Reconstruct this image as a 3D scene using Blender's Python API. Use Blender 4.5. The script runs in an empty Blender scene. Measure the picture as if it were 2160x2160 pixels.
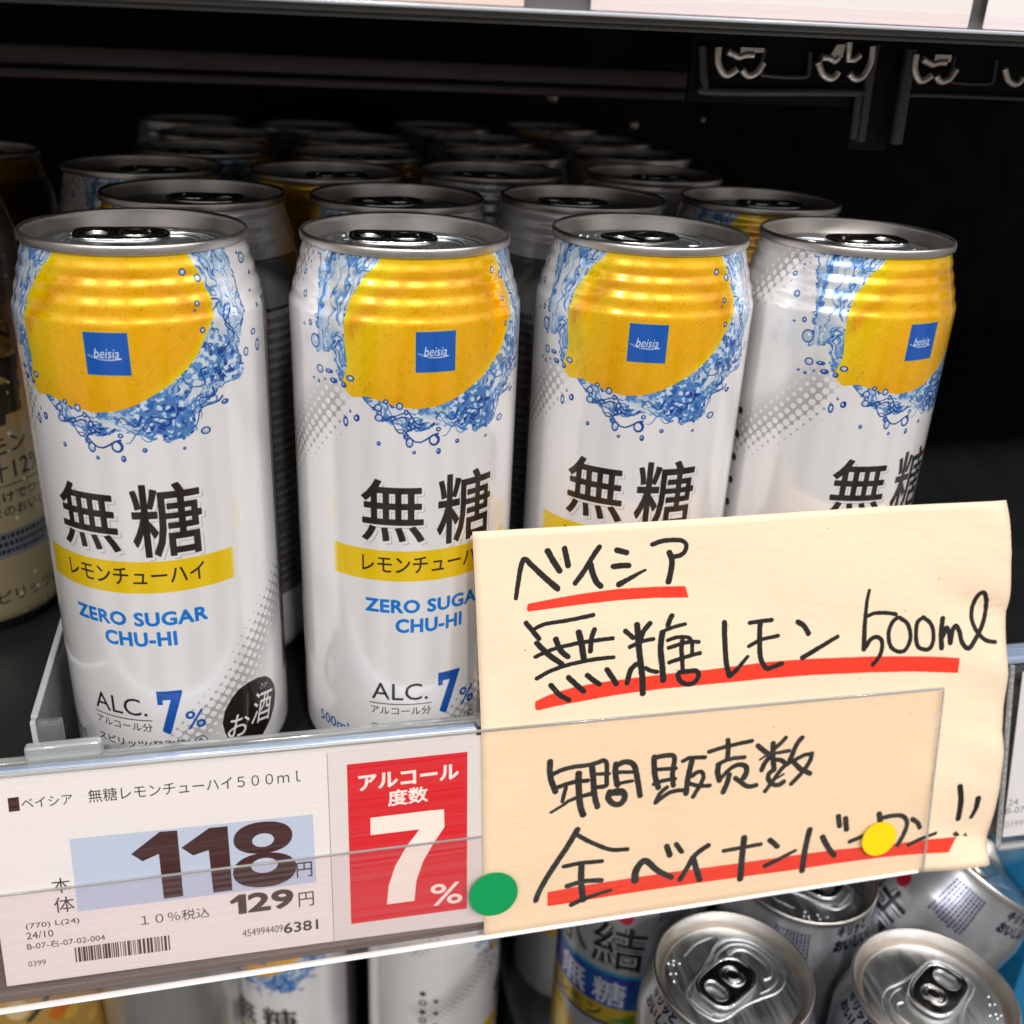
import bpy, bmesh, math, random
import numpy as np
from mathutils import Matrix, Vector
# ------------------------------------------------------------------ measured data (metres / millimetres)
LEMON = [[-14.28,167.5],[-17,163.5],[-19.65,161.63],[-23.68,155.59],[-24.95,150.07],[-24.99,147.07],[-24.78,143.68],[-24.14,138.23],[-24.6,135.69],[-25.68,133.03],[-24.94,130.66],[-22.82,129.04],[-18.72,129.79],[-14.51,128.78],[-9.73,127.43],[-4.62,126.91],[0.61,127.54],[5.38,129.05],[9.7,131.34],[14.02,133.87],[18.93,137.61],[22.31,141.24],[25.41,146.69],[27.97,150.72],[28.22,155.8],[27.09,157.49],[26.57,160.64],[24.96,163.49],[23.87,166.25],[21.5,167.5]]
SPLASH = [[-34,168],[-38.54,165.61],[-35.96,156.07],[-34.86,148.05],[-34.5,140.11],[-29.0,140.53],[-27.61,137.28],[-26.7,133.2],[-20.2,128.53],[-16.65,124.99],[-11.11,121.76],[-6.3,120.93],[0.71,121.14],[6.35,121.03],[5.49,120.41],[8.69,119.89],[10.45,121.22],[13.19,118.72],[16.6,118.99],[20.35,121.68],[20.31,125.38],[24.3,128.65],[31.28,131.86],[36.39,132.41],[37.33,135.88],[35.04,140.46],[37.28,146.42],[38.82,150.32],[38.87,157.1],[38.71,165.15],[36,168]]
BLOB1 = [[2.75,128.39],[6.12,129.76],[9.48,131.38],[12.95,133.93],[13.72,131.73],[16.68,131.38],[18.42,127.89],[20.31,125.38],[20.35,121.68],[16.6,118.99],[13.19,118.72],[10.45,121.22],[8.69,119.89],[6.32,122.21],[3.7,125.16]]
BLOB2 = [[22.93,142.84],[26.58,145.72],[31.49,144.1],[34.0,140.34],[36.73,135.66],[35.85,132.56],[31.31,132.22],[24.71,133.29],[19.35,134.57],[15.05,135.48],[19.88,140.49]]
DROPS = [[45.3,162.15,1.79,1.3,1],[43.36,163.65,0.6,0.23,0],[47.62,157.94,0.88,0.56,0],[44.12,153.81,0.65,0.38,0],[45.8,149.69,0.71,0.57,0],[42.09,143.23,1.05,0.71,1],[44.11,139.1,1.03,1.44,1],[38.03,138.64,0.96,1.07,1],[22.63,120.3,1.2,0.88,1],[29.05,127.04,1.21,0.73,0],[16.54,116.38,0.44,0.48,0],[6.59,116.8,0.65,0.66,0],[1.06,114.47,0.67,0.93,0],[-0.25,117.84,1.28,1.4,2],[-5.74,114.44,0.52,0.53,0],[-7.0,117.34,0.89,1.27,1],[-15.41,116.74,0.57,0.69,0],[21.39,161.54,0.85,0.76,1],[25.53,159.78,0.87,0.82,1],[23.77,153.85,0.59,0.58,1],[22.8,152.16,0.37,0.32,0],[24.05,147.18,0.58,0.62,1],[25.72,143.0,0.46,0.41,1],[-13.35,128.84,0.57,0.48,1],[-9.68,127.71,0.78,0.88,1],[-7.92,125.96,0.45,0.58,1],[-15.29,124.11,1.02,0.91,1],[-15.45,126.97,0.93,0.9,1],[-6.52,123.6,0.59,0.81,1],[-3.81,123.84,0.42,0.44,0],[0.93,120.87,0.54,0.51,1],[-8.36,119.75,0.39,1.5,0],[-7.75,118.73,0.38,1.13,0],[-41.17,153.76,0.84,0.81,1],[-43.96,159.05,0.63,0.61,1],[-41.47,161.99,0.4,0.26,0],[-40.08,146.06,0.49,0.36,0],[-36.98,146.99,0.53,0.64,1],[-33.57,134.99,1.11,1.01,1],[-30.1,135.03,1.35,0.65,0],[-34.17,131.44,0.58,0.52,0],[-36.35,131.88,0.52,0.37,0],[-31.71,132.44,0.39,0.29,0],[-24.98,121.76,0.65,1.18,1],[-21.69,123.32,0.61,0.74,2],[-23.5,124.84,0.31,0.36,0],[-28.63,132.65,1.3,0.79,0],[-23.28,134.21,1.0,0.71,1],[-25.3,132.03,0.88,0.79,0],[-35.18,142.43,1.59,1.79,1]]
OSAKE = [[20.42,22.69],[19.86,26.61],[20.86,30.76],[23.23,34.26],[25.98,36.52],[29.61,37.25],[33.36,36.99],[37.06,35.54],[39.79,32.97],[41.79,29.26],[42.13,25.75],[40.97,21.75],[38.35,18.29],[35.3,15.91],[30,11.5],[24,12.5]]
T1 = {"sq":[[6.87,60.98],[9.68,61.12],[9.6,56.79],[6.79,56.7]],"beisia":[10.18,57.3,23.36,60.48],"name":[27.55,57.06,86.08,61.3],"blue":[[21.31,46.23],[89.09,45.91],[89.28,22.18],[21.35,22.23]],"one1":[[37.31,39.25],[45.64,45.57],[50.44,45.36],[50.59,23.11],[45.14,23.04],[44.88,38.33],[40.26,36.51]],"one2":[[51.22,39.52],[59.33,45.09],[64.47,45.05],[64.63,23.03],[59.16,23.0],[58.74,37.74],[54.29,36.54]],"e1":[[82.87,39.78],[82.62,38.4],[81.99,37.24],[81.0,36.25],[79.68,35.45],[78.08,34.87],[76.24,34.53],[74.05,34.48],[71.89,34.67],[70.1,35.07],[68.58,35.68],[67.37,36.49],[66.5,37.48],[65.99,38.63],[65.88,39.99],[66.15,41.35],[66.78,42.49],[67.75,43.46],[69.05,44.25],[70.61,44.83],[72.43,45.17],[74.59,45.24],[76.74,45.07],[78.53,44.69],[80.07,44.1],[81.3,43.3],[82.2,42.31],[82.74,41.16]],"h1":[[77.51,38.96],[77.4,38.44],[77.15,37.96],[76.74,37.52],[76.22,37.16],[75.6,36.89],[74.92,36.73],[74.21,36.69],[73.5,36.75],[72.84,36.94],[72.25,37.22],[71.77,37.59],[71.41,38.04],[71.21,38.53],[71.15,39.04],[71.26,39.55],[71.52,40.04],[71.92,40.47],[72.44,40.83],[73.05,41.09],[73.73,41.26],[74.44,41.31],[75.14,41.24],[75.8,41.06],[76.39,40.78],[76.88,40.41],[77.24,39.97],[77.45,39.47]],"e2":[[83.6,28.52],[83.32,26.99],[82.63,25.72],[81.55,24.64],[80.12,23.77],[78.38,23.14],[76.37,22.79],[74.0,22.76],[71.64,22.99],[69.69,23.45],[68.04,24.14],[66.73,25.05],[65.78,26.15],[65.23,27.42],[65.11,28.92],[65.4,30.42],[66.09,31.67],[67.15,32.73],[68.56,33.59],[70.26,34.21],[72.23,34.57],[74.58,34.63],[76.92,34.42],[78.87,33.99],[80.54,33.31],[81.88,32.42],[82.87,31.32],[83.45,30.05]],"h2":[[78.19,30.22],[78.07,29.65],[77.75,29.11],[77.27,28.63],[76.64,28.23],[75.88,27.94],[75.06,27.77],[74.19,27.72],[73.33,27.81],[72.53,28.01],[71.81,28.34],[71.22,28.76],[70.79,29.26],[70.53,29.8],[70.47,30.38],[70.59,30.94],[70.91,31.48],[71.39,31.95],[72.02,32.35],[72.76,32.64],[73.58,32.81],[74.44,32.86],[75.3,32.78],[76.11,32.58],[76.82,32.26],[77.42,31.84],[77.86,31.34],[78.12,30.79]],"yen1":[83.58,24.51,88.2,29.78],"yen2":[83.74,14.08,88.31,19.17],"n129":[63.73,14.3,82.32,21.2],"hon":[15.19,29.02,20.26,34.0],"tai":[15.24,22.55,20.67,27.72],"l1":[7.07,17.99,21.46,20.22],"l2":[6.89,14.93,14.16,17.22],"l3":[6.72,11.27,27.89,13.73],"l4":[6.39,5.6,11.17,7.52],"bar":[[19.29,10.14],[45.66,10.16],[45.63,4.87],[19.22,5.06]],"tax":[38.2,14.68,57.63,18.34],"c1":[66.67,6.02,78.68,8.6],"c2":[78.9,5.22,89.31,8.96]}
T2 = {"red":[[5.76,61.7],[42.76,61.14],[41.57,5.68],[5.53,5.42]],"alc":[9.02,52.13,40.06,57.55],"dosu":[17.86,45.52,30.37,51.21],"seven":[[12.4,42.53],[35.21,42.3],[35.2,36.04],[31.95,31.21],[28.27,24.77],[26.0,18.06],[25.19,10.94],[16.62,10.88],[17.44,17.58],[19.7,24.28],[23.36,30.7],[27.51,36.15],[12.33,36.41]],"pct":[30.22,8.12,40.26,16.05]}
SIGN_GRID = [[[0.05884,0.23785,-0.04828],[0.08231,0.23786,-0.04824],[0.10579,0.23786,-0.04821],[0.12926,0.23787,-0.04817],[0.15273,0.23784,-0.04835],[0.17621,0.2378,-0.04865],[0.19968,0.23775,-0.04895],[0.22315,0.23769,-0.04933],[0.24661,0.23758,-0.05008]],[[0.05861,0.24043,-0.03129],[0.08199,0.24044,-0.03126],[0.10537,0.24044,-0.03122],[0.12876,0.24045,-0.03119],[0.15214,0.24043,-0.03135],[0.17552,0.24039,-0.03161],[0.1989,0.24035,-0.03187],[0.22228,0.2403,-0.03219],[0.24566,0.2402,-0.03285]],[[0.05838,0.24302,-0.0143],[0.08166,0.24302,-0.01427],[0.10495,0.24303,-0.01424],[0.12824,0.24303,-0.01421],[0.15153,0.24301,-0.01435],[0.17481,0.24298,-0.01457],[0.1981,0.24294,-0.01479],[0.22138,0.2429,-0.01506],[0.24466,0.24282,-0.01562]],[[0.05816,0.2456,0.00269],[0.08129,0.2456,0.00271],[0.10443,0.24561,0.00273],[0.12756,0.24561,0.00275],[0.15069,0.24559,0.00264],[0.17382,0.24556,0.00245],[0.19695,0.24554,0.00227],[0.22008,0.2455,0.00205],[0.2432,0.24543,0.00158]],[[0.05795,0.24818,0.01968],[0.08092,0.24818,0.01969],[0.10389,0.24819,0.0197],[0.12685,0.24819,0.01971],[0.14982,0.24817,0.01962],[0.17278,0.24815,0.01947],[0.19575,0.24813,0.01933],[0.21871,0.2481,0.01914],[0.24167,0.24804,0.01878]],[[0.05735,0.25076,0.03666],[0.08012,0.25076,0.03666],[0.10289,0.25076,0.03665],[0.12566,0.25076,0.03664],[0.14843,0.25075,0.03656],[0.1712,0.25073,0.03644],[0.19397,0.25071,0.03633],[0.21674,0.25069,0.03618],[0.23951,0.25065,0.0359]],[[0.05653,0.25334,0.05364],[0.07912,0.25334,0.05361],[0.10171,0.25334,0.05359],[0.12431,0.25333,0.05356],[0.1469,0.25332,0.05349],[0.16949,0.25331,0.0534],[0.19208,0.2533,0.05332],[0.21467,0.25328,0.05321],[0.23726,0.25325,0.05301]],[[0.05576,0.25592,0.07061],[0.07807,0.25592,0.07056],[0.10037,0.25591,0.0705],[0.12268,0.2559,0.07044],[0.14499,0.25589,0.07036],[0.16729,0.25587,0.07029],[0.1896,0.25586,0.07021],[0.21191,0.25585,0.07013],[0.23421,0.25583,0.07]],[[0.05501,0.2585,0.08759],[0.07698,0.25849,0.08749],[0.09895,0.25847,0.08739],[0.12091,0.25846,0.08729],[0.14288,0.25844,0.08719],[0.16485,0.25843,0.08712],[0.18682,0.25842,0.08706],[0.20879,0.25841,0.08699],[0.23076,0.2584,0.08692]]]
SIGN_WH = [181.78,138.58]
STROKES = [[[[12.11,117.32],[13.1,122.28],[14.22,127.28],[15.44,129.26],[17.61,127.04],[21.09,123.32],[25.03,119.37]],1.26,2.0],[[[22.58,131.32],[24.26,127.98],[26.01,124.93]],1.9,1.9],[[[27.87,131.71],[28.31,129.1],[28.74,126.37]],1.79,1.79],[[[38.77,131.57],[36.54,128.55],[33.55,124.07],[30.71,120.6]],1.58,1.58],[[[35.74,126.26],[36.53,122.91],[37.58,120.23],[38.7,119.05]],1.9,1.9],[[[44.35,130.19],[47.38,129.24]],1.79,1.79],[[[43.05,125.0],[45.79,125.09],[47.91,124.95]],1.79,1.79],[[[44.59,119.08],[47.97,120.65],[51.37,122.32],[53.31,123.14]],1.9,0.84],[[[55.81,131.29],[58.97,132.18],[62.84,132.27],[65.73,131.76],[66.89,130.35],[66.32,128.24],[64.81,127.14],[62.61,126.8]],1.48,1.48],[[[61.32,128.23],[61.99,125.89],[61.71,122.54],[60.68,118.74]],1.9,1.9],[[[14.92,109.11],[17.16,105.9],[18.67,103.74]],1.58,1.58],[[[16.73,106.66],[20.44,108.25],[27.36,108.85],[33.4,109.53],[35.98,109.94]],1.26,1.37],[[[18.02,102.21],[21.88,97.71],[25.47,94.66]],1.79,1.79],[[[23.92,103.02],[25.17,99.35],[27.49,96.78]],1.79,1.79],[[[31.15,104.65],[31.95,100.67],[32.5,95.94]],2.0,2.0],[[[36.16,105.08],[35.14,102.34],[34.67,97.96]],1.58,1.58],[[[17.52,97.74],[22.41,99.61],[29.4,100.91],[36.43,101.48],[41.85,101.62]],1.37,1.37],[[[17.7,90.36],[22.15,92.52],[28.24,94.14],[36.23,95.09],[42.0,95.17]],1.37,1.37],[[[21.97,87.58],[24.63,84.04],[27.46,81.97]],1.69,1.69],[[[27.62,89.63],[29.87,87.0],[32.23,84.48]],1.79,1.79],[[[33.57,89.77],[35.54,87.81],[37.39,86.3]],1.69,1.69],[[[39.89,91.08],[41.48,88.3],[42.75,85.89]],1.79,1.79],[[[46.03,103.71],[48.49,101.21]],1.58,1.58],[[[54.1,105.46],[51.89,103.03],[51.02,100.64]],1.69,1.69],[[[49.89,105.33],[50.32,97.46],[51.28,87.28],[51.39,81.64]],2.0,2.0],[[[47.37,98.14],[51.09,99.63],[55.05,100.17]],1.37,1.37],[[[49.37,92.04],[47.5,90.21],[46.29,85.77]],1.69,1.69],[[[52.41,90.37],[54.23,89.27],[56.16,88.67]],1.48,1.48],[[[58.13,101.98],[57.39,96.79],[57.89,90.17],[58.14,85.65]],2.0,2.0],[[[61.42,107.32],[60.46,105.61],[60.05,104.23]],1.67,1.67],[[[57.79,102.23],[59.64,102.85],[62.58,103.69],[65.67,104.13]],1.25,1.25],[[[59.88,99.27],[62.51,99.9],[65.6,99.78],[67.3,98.98],[67.89,97.01],[67.85,94.44]],1.33,1.33],[[[60.06,96.63],[62.46,97.2],[64.79,97.78],[67.9,97.97],[70.08,97.68]],1.33,1.33],[[[64.65,98.59],[64.29,95.75],[64.47,92.52],[64.64,88.78]],1.5,1.5],[[[60.19,91.57],[63.14,92.32],[67.05,93.23],[70.49,93.78]],1.42,1.42],[[[63.53,87.76],[66.18,87.81],[68.99,87.69],[69.99,86.28],[69.26,84.39],[67.51,83.26],[65.48,83.47],[63.64,84.98],[63.05,86.99],[63.76,87.81]],1.67,1.67],[[[78.93,103.49],[78.96,97.31],[79.38,89.57],[80.43,84.8]],1.79,1.79],[[[80.43,84.8],[82.36,86.17],[86.7,90.96]],1.79,1.16],[[[87.64,102.56],[91.69,102.83],[95.15,102.94]],1.48,1.48],[[[87.18,94.53],[91.66,96.44],[97.39,97.22]],1.37,1.37],[[[91.18,102.46],[90.9,96.25],[91.22,90.02],[93.15,86.28],[95.46,86.48],[98.55,87.39]],1.79,1.69],[[[104.34,101.4],[106.57,99.77],[108.03,97.06]],1.79,1.79],[[[105.96,88.74],[109.72,90.65],[114.95,93.32],[118.52,95.1]],1.79,1.37],[[[129.75,110.49],[128.71,105.94],[128.17,98.19],[128.0,89.76]],1.16,1.79],[[[128.93,101.36],[131.86,102.31],[136.17,102.01],[139.42,101.33]],1.37,1.37],[[[128.8,90.49],[130.38,93.0],[132.79,93.68],[134.6,91.82],[134.33,88.12],[132.9,85.57],[131.3,83.84]],1.48,1.58],[[[139.99,100.07],[138.12,98.39],[136.93,94.8],[137.72,89.94],[140.75,87.63],[143.48,88.35],[145.04,92.49],[143.85,97.38],[140.8,100.01]],1.48,1.48],[[[149.56,99.44],[147.4,97.61],[147.06,92.85],[147.86,89.03],[150.65,87.59],[152.74,88.59],[153.48,92.29],[152.55,96.64],[149.56,99.44]],1.48,1.48],[[[156.94,98.3],[156.35,93.12],[156.59,87.81]],1.9,1.9],[[[156.93,91.99],[158.37,94.83],[159.43,92.87],[159.8,89.33]],1.79,1.79],[[[159.96,89.59],[160.8,93.83],[162.28,95.06],[163.47,92.81],[164.3,89.23],[166.63,86.87],[169.11,89.39],[172.61,95.05],[173.82,101.38],[172.22,106.69],[169.74,104.86],[168.25,98.6],[169.84,93.11],[173.38,89.31],[177.25,88.18]],1.79,1.48],[[[21.29,61.22],[21.23,57.47],[21.8,53.93],[22.93,50.29]],1.9,1.9],[[[22.08,56.57],[25.04,57.75],[28.72,58.37],[33.29,58.4],[36.72,58.9],[38.44,59.47],[39.46,58.39],[39.63,55.66],[39.52,52.48],[39.39,50.25],[36.5,50.01]],1.52,1.52],[[[23.35,51.66],[26.47,52.5],[29.89,52.99],[33.32,52.84]],1.52,1.52],[[[26.33,51.25],[25.77,48.93],[25.21,46.45]],1.33,1.33],[[[21.52,42.96],[25.07,44.86],[27.06,46.19],[29.34,46.99],[32.2,47.55],[34.5,47.87]],0.89,1.58],[[[30.44,55.77],[30.46,52.12],[30.63,47.61],[31.07,43.68],[31.95,40.63]],2.09,2.09],[[[34.72,57.9],[35.19,53.07],[35.51,48.21],[36.11,44.9],[36.62,42.88]],1.96,1.96],[[[36.18,54.79],[40.37,54.45]],1.26,1.26],[[[42.65,57.5],[42.39,55.3],[42.71,52.05],[43.17,49.89]],1.96,1.96],[[[42.95,57.14],[45.12,57.97],[47.45,57.51],[48.79,55.73],[49.58,52.09],[50.22,48.11],[50.71,44.94]],1.9,1.9],[[[43.41,54.52],[48.38,53.93]],1.33,1.33],[[[42.59,49.97],[45.21,50.58],[47.98,50.69]],1.26,1.26],[[[40.58,47.67],[40.16,45.62],[41.49,43.48],[43.54,42.69],[45.0,43.63],[45.56,45.51],[44.95,47.22],[43.2,47.79],[41.45,47.38]],2.02,2.02],[[[40.88,46.82],[45.26,46.36]],1.26,1.26],[[[55.22,58.43],[55.27,55.2],[55.63,51.27],[56.75,47.05]],1.9,1.9],[[[55.66,58.21],[58.32,58.51],[61.29,58.29],[62.07,56.9],[61.69,53.39],[61.45,50.16],[61.87,47.16]],1.71,1.71],[[[56.04,53.81],[62.58,53.43]],1.39,1.39],[[[55.24,48.56],[58.49,49.42],[62.36,49.55]],1.39,1.39],[[[59.73,46.8],[57.38,44.83],[55.94,41.74]],1.39,1.39],[[[55.95,41.57],[58.01,43.09],[60.37,44.57],[63.05,45.09],[65.16,44.89]],1.52,1.52],[[[64.93,55.72],[67.31,56.55],[71.29,56.36]],1.39,1.39],[[[67.94,55.16],[67.26,52.0],[66.6,47.82],[66.24,43.58]],1.9,1.9],[[[66.65,56.56],[69.45,56.45],[72.39,56.19]],1.48,1.48],[[[68.2,49.76],[69.59,50.85],[71.23,51.01],[72.1,49.23],[71.44,47.01],[70.21,44.61],[68.62,41.99]],1.48,1.48],[[[67.33,47.06],[70.65,45.83],[74.32,45.45]],1.52,1.52],[[[80.16,61.56],[80.38,58.12],[80.13,54.59]],1.72,1.72],[[[73.76,58.04],[77.39,58.85],[82.12,59.57],[88.55,60.34]],1.48,1.48],[[[76.85,52.95],[79.43,54.04],[82.27,54.59],[86.1,54.51]],1.48,1.48],[[[77.21,52.65],[76.92,50.12],[77.61,46.95]],1.97,1.97],[[[78.18,47.65],[80.03,49.74],[82.36,51.51],[84.74,51.99],[86.7,50.98],[87.01,48.88],[86.11,46.92]],1.23,2.09],[[[81.02,48.59],[80.38,45.83],[79.05,42.36]],1.87,1.87],[[[83.22,47.02],[84.95,45.51],[86.93,43.69],[88.64,43.21],[90.57,43.49]],1.72,1.72],[[[90.79,58.17],[92.29,56.72],[94.29,54.94]],1.87,1.87],[[[96.11,58.45],[96.16,53.69],[96.7,48.97]],1.87,1.87],[[[100.55,60.1],[98.79,58.26],[96.9,56.69]],1.48,1.48],[[[91.58,52.96],[94.31,54.43],[97.95,54.77],[101.85,55.08]],0.74,1.48],[[[94.84,53.34],[93.22,51.21],[92.32,48.99]],1.72,1.72],[[[97.56,52.23],[99.29,51.77],[101.32,49.96]],1.62,1.62],[[[96.72,48.45],[95.06,47.35],[94.9,45.03],[96.68,42.97],[98.66,42.58],[100.34,43.55]],1.72,1.72],[[[109.84,52.84],[107.61,52.84],[104.21,51.43],[101.07,49.99],[98.94,47.91],[96.62,44.55],[93.83,40.71]],1.48,1.48],[[[106.34,59.44],[104.47,57.09],[103.14,53.63],[102.24,51.41]],1.72,1.72],[[[110.07,53.07],[109.68,50.77],[108.07,47.83],[105.95,45.21],[103.1,42.41]],1.62,1.62],[[[104.02,50.16],[106.09,47.81],[108.12,46.52],[109.66,45.54]],1.87,1.87],[[[98.07,45.15],[100.23,46.45]],0.74,0.74],[[[30.12,35.33],[26.73,29.33],[21.49,21.03],[17.82,14.26],[16.66,10.74]],1.97,1.74],[[[30.24,33.2],[35.21,29.52],[41.16,26.14],[46.69,25.38]],1.51,1.51],[[[25.81,22.16],[31.55,22.58],[38.25,22.16]],1.51,1.51],[[[26.92,14.56],[32.68,15.45],[38.18,14.83]],1.74,1.74],[[[31.55,21.84],[31.51,15.03],[32.21,8.32]],2.09,2.09],[[[28.35,7.11],[33.82,8.99],[41.39,10.52]],1.74,1.16],[[[49.55,12.91],[49.76,16.35],[51.61,19.49],[53.54,19.62],[57.23,15.42],[62.05,12.08]],2.55,1.86],[[[60.16,24.37],[61.25,20.75]],1.97,1.97],[[[63.37,24.68],[65.3,21.49]],1.74,1.74],[[[74.48,22.55],[69.97,19.35],[67.04,14.11],[65.07,10.61]],1.86,1.86],[[[69.32,18.51],[70.73,13.5],[71.88,9.46]],2.09,2.09],[[[80.05,19.56],[85.66,19.83],[93.1,20.22]],1.51,1.51],[[[87.11,23.63],[86.69,16.16],[86.37,7.48]],2.2,2.2],[[[96.49,21.33],[99.2,18.5]],1.97,1.97],[[[95.23,11.33],[99.95,13.23],[106.01,15.9]],1.86,1.16],[[[110.79,23.47],[109.56,16.03],[108.87,7.31]],2.09,2.09],[[[115.73,19.81],[117.98,15.46],[120.45,11.83]],2.09,2.09],[[[121.13,27.31],[121.8,23.49]],1.97,1.97],[[[123.85,26.17],[124.52,21.69]],1.97,1.97],[[[126.09,16.52],[130.86,18.06]],1.62,1.62],[[[136.51,26.19],[137.16,22.53]],2.09,2.09],[[[137.14,24.36],[142.04,24.8],[145.83,23.96],[147.65,20.77],[146.46,16.33],[144.57,12.62]],1.74,1.74],[[[149.59,22.27],[151.74,20.53],[152.87,18.4]],1.86,1.86],[[[148.82,12.02],[153.59,13.67],[159.84,14.86]],1.62,1.16],[[[166.33,34.11],[167.76,27.12],[168.17,19.7]],2.09,2.09],[[[174.13,28.36],[174.09,23.77],[173.18,19.91]],2.2,1.51]]
REDS = [[[15.73,115.29],[23.06,116.13],[32.32,117.06],[44.06,117.68],[55.95,117.4],[66.24,116.85],[67.15,112.94],[55.8,113.76],[43.9,113.98],[32.18,113.63],[22.93,113.15],[15.62,112.8],[15.31,113.91]],[[16.94,82.63],[21.4,84.39],[28.91,86.1],[35.98,86.86],[47.91,87.38],[60.03,87.66],[72.36,87.68],[84.0,88.1],[94.18,88.43],[109.72,88.02],[131.0,86.82],[152.93,84.88],[163.45,83.59],[163.22,77.83],[147.5,79.73],[131.07,81.0],[109.74,82.18],[94.16,82.5],[83.95,82.46],[72.29,82.5],[57.49,82.53],[42.98,82.04],[28.73,80.81],[21.7,80.08],[17.51,79.4],[16.84,80.13]],[[20.45,13.31],[32.7,13.89],[48.98,14.08],[65.64,14.03],[85.92,13.83],[103.45,14.01],[121.4,13.99],[139.85,13.3],[146.08,13.27],[158.74,12.86],[168.46,12.01],[164.94,6.86],[152.84,7.76],[140.24,8.26],[121.77,8.34],[103.77,8.08],[86.16,8.16],[65.81,8.24],[43.61,8.23],[27.38,7.91],[20.46,7.88]]]
INK = [[[166.55,13.04],[168.23,14.38],[170.18,12.26],[168.46,12.01]],[[171.18,12.01],[172.58,12.98],[173.34,11.21]]]
GREEN = [0.06147,0.23858,-0.03154]
YELLOW = [0.19871,0.23857,-0.0316]
COVER = [[-0.08304,0.24811,0.0272],[0.05763,0.24784,0.02544],[0.21649,0.2474,0.02253],[0.21841,0.23667,-0.04805],[0.0585,0.23687,-0.04676],[-0.09276,0.23663,-0.04831]]
FLAP = [[-0.08818,0.24394,-0.01021],[0.05799,0.24374,-0.01151],[0.05929,0.23818,-0.0481],[-0.09323,0.23798,-0.04943]]
N = [0.0,0.988644,-0.150274]
RCARD = [[0.24887,0.24972,0.02448],[0.31684,0.24962,0.0238],[0.32396,0.2395,-0.04278],[0.25172,0.23982,-0.04066]]
RCOVER = [[0.24284,0.24832,0.02857],[0.33465,0.24822,0.02789],[0.34494,0.23686,-0.04685],[0.24911,0.23736,-0.04356]]
BRK = {"frame1":[[0.1324,0.315,0.2156],[0.1345,0.315,0.2051],[0.1377,0.315,0.2032],[0.1846,0.315,0.2044],[0.1865,0.315,0.2032],[0.1874,0.315,0.1907]],"post":[[0.1892,0.315,0.2182],[0.1894,0.315,0.2058],[0.1901,0.315,0.19]],"mid":[[0.1524,0.315,0.2156],[0.1524,0.315,0.2096],[0.1544,0.315,0.2083],[0.1663,0.315,0.2083],[0.1683,0.315,0.2099],[0.1678,0.315,0.2154]],"hookA1":[[0.1363,0.315,0.2155],[0.1366,0.315,0.2115],[0.1386,0.315,0.2086],[0.1404,0.315,0.2081],[0.1429,0.315,0.2097]],"hookA2":[[0.1513,0.315,0.2118],[0.1497,0.315,0.2092],[0.1475,0.315,0.2081],[0.1459,0.315,0.2086],[0.1447,0.315,0.2097]],"hookB1":[[0.1693,0.315,0.2127],[0.1714,0.315,0.2095],[0.174,0.315,0.2083],[0.1756,0.315,0.2088],[0.1765,0.315,0.2102]],"hookB2":[[0.1867,0.315,0.2178],[0.187,0.315,0.2134],[0.1855,0.315,0.2097],[0.1837,0.315,0.2085],[0.182,0.315,0.2087],[0.1804,0.315,0.2099]],"clipA":[[0.1393,0.315,0.2145],[0.143,0.315,0.2131],[0.1451,0.315,0.2138],[0.1477,0.315,0.2139]],"clipB":[[0.1702,0.315,0.2141],[0.1729,0.315,0.214],[0.1747,0.315,0.2132],[0.1758,0.315,0.2143]],"clipC":[[0.1787,0.315,0.2186],[0.1793,0.315,0.2137],[0.1813,0.315,0.2139],[0.1829,0.315,0.2152]]}
CAM_M = [[0.972471,0.057087,-0.225924],[-0.228749,0.418747,-0.87882],[0.044435,0.906307,0.420278]]
CAM_Z = 0.21655
LENS = 36.3086
CANS = [[-0.0313,0.2976],[0.0409,0.2936],[0.1142,0.2958],[0.1804,0.292],[-0.0189,0.3636],[0.0473,0.3598],[0.1136,0.3627],[0.182,0.3633],[-0.0402,0.4327],[0.0282,0.4234],[0.0955,0.4334],[0.1657,0.4325],[-0.0192,0.4963],[0.0465,0.4872],[0.1159,0.4966],[0.1815,0.5065],[-0.0146,0.5626],[0.0511,0.5535],[0.1181,0.5638],[0.1851,0.5728],[-0.0305,0.6376],[0.0327,0.6172],[0.109,0.6364],[0.1799,0.6528]]
ZT = 0.1656
SPINS = [-0.1976,0.1052,-0.2951,0.2551]
PROF = [[0,24.5],[0.4,25.6],[3,28.2],[6.5,31.3],[9.5,32.7],[12,33.0],[148.9,33.0],[149.9,32.85],[151.0,32.28],[151.9,32.05],[153.9,31.75],[154.7,31.55],[155.8,30.95],[156.6,30.75],[158.3,30.5],[159.1,30.3],[160.2,29.7],[161,29.5],[162.4,29.4],[163.2,29.2],[164.2,28.75],[165,28.6],[166.1,28.5]]
CARD1 = [[[-0.08221,0.24967,0.02412],[0.01154,0.2494,0.02238],[0.01106,0.23956,-0.04235],[-0.08278,0.23975,-0.0411]],93.81,65.72]
CARD2 = [[[0.01163,0.2494,0.02237],[0.05835,0.24947,0.02282],[0.05939,0.23941,-0.04338],[0.01115,0.23956,-0.04237]],47.49,66.23]
PI = math.pi
sc = bpy.context.scene
COL = sc.collection
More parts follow.
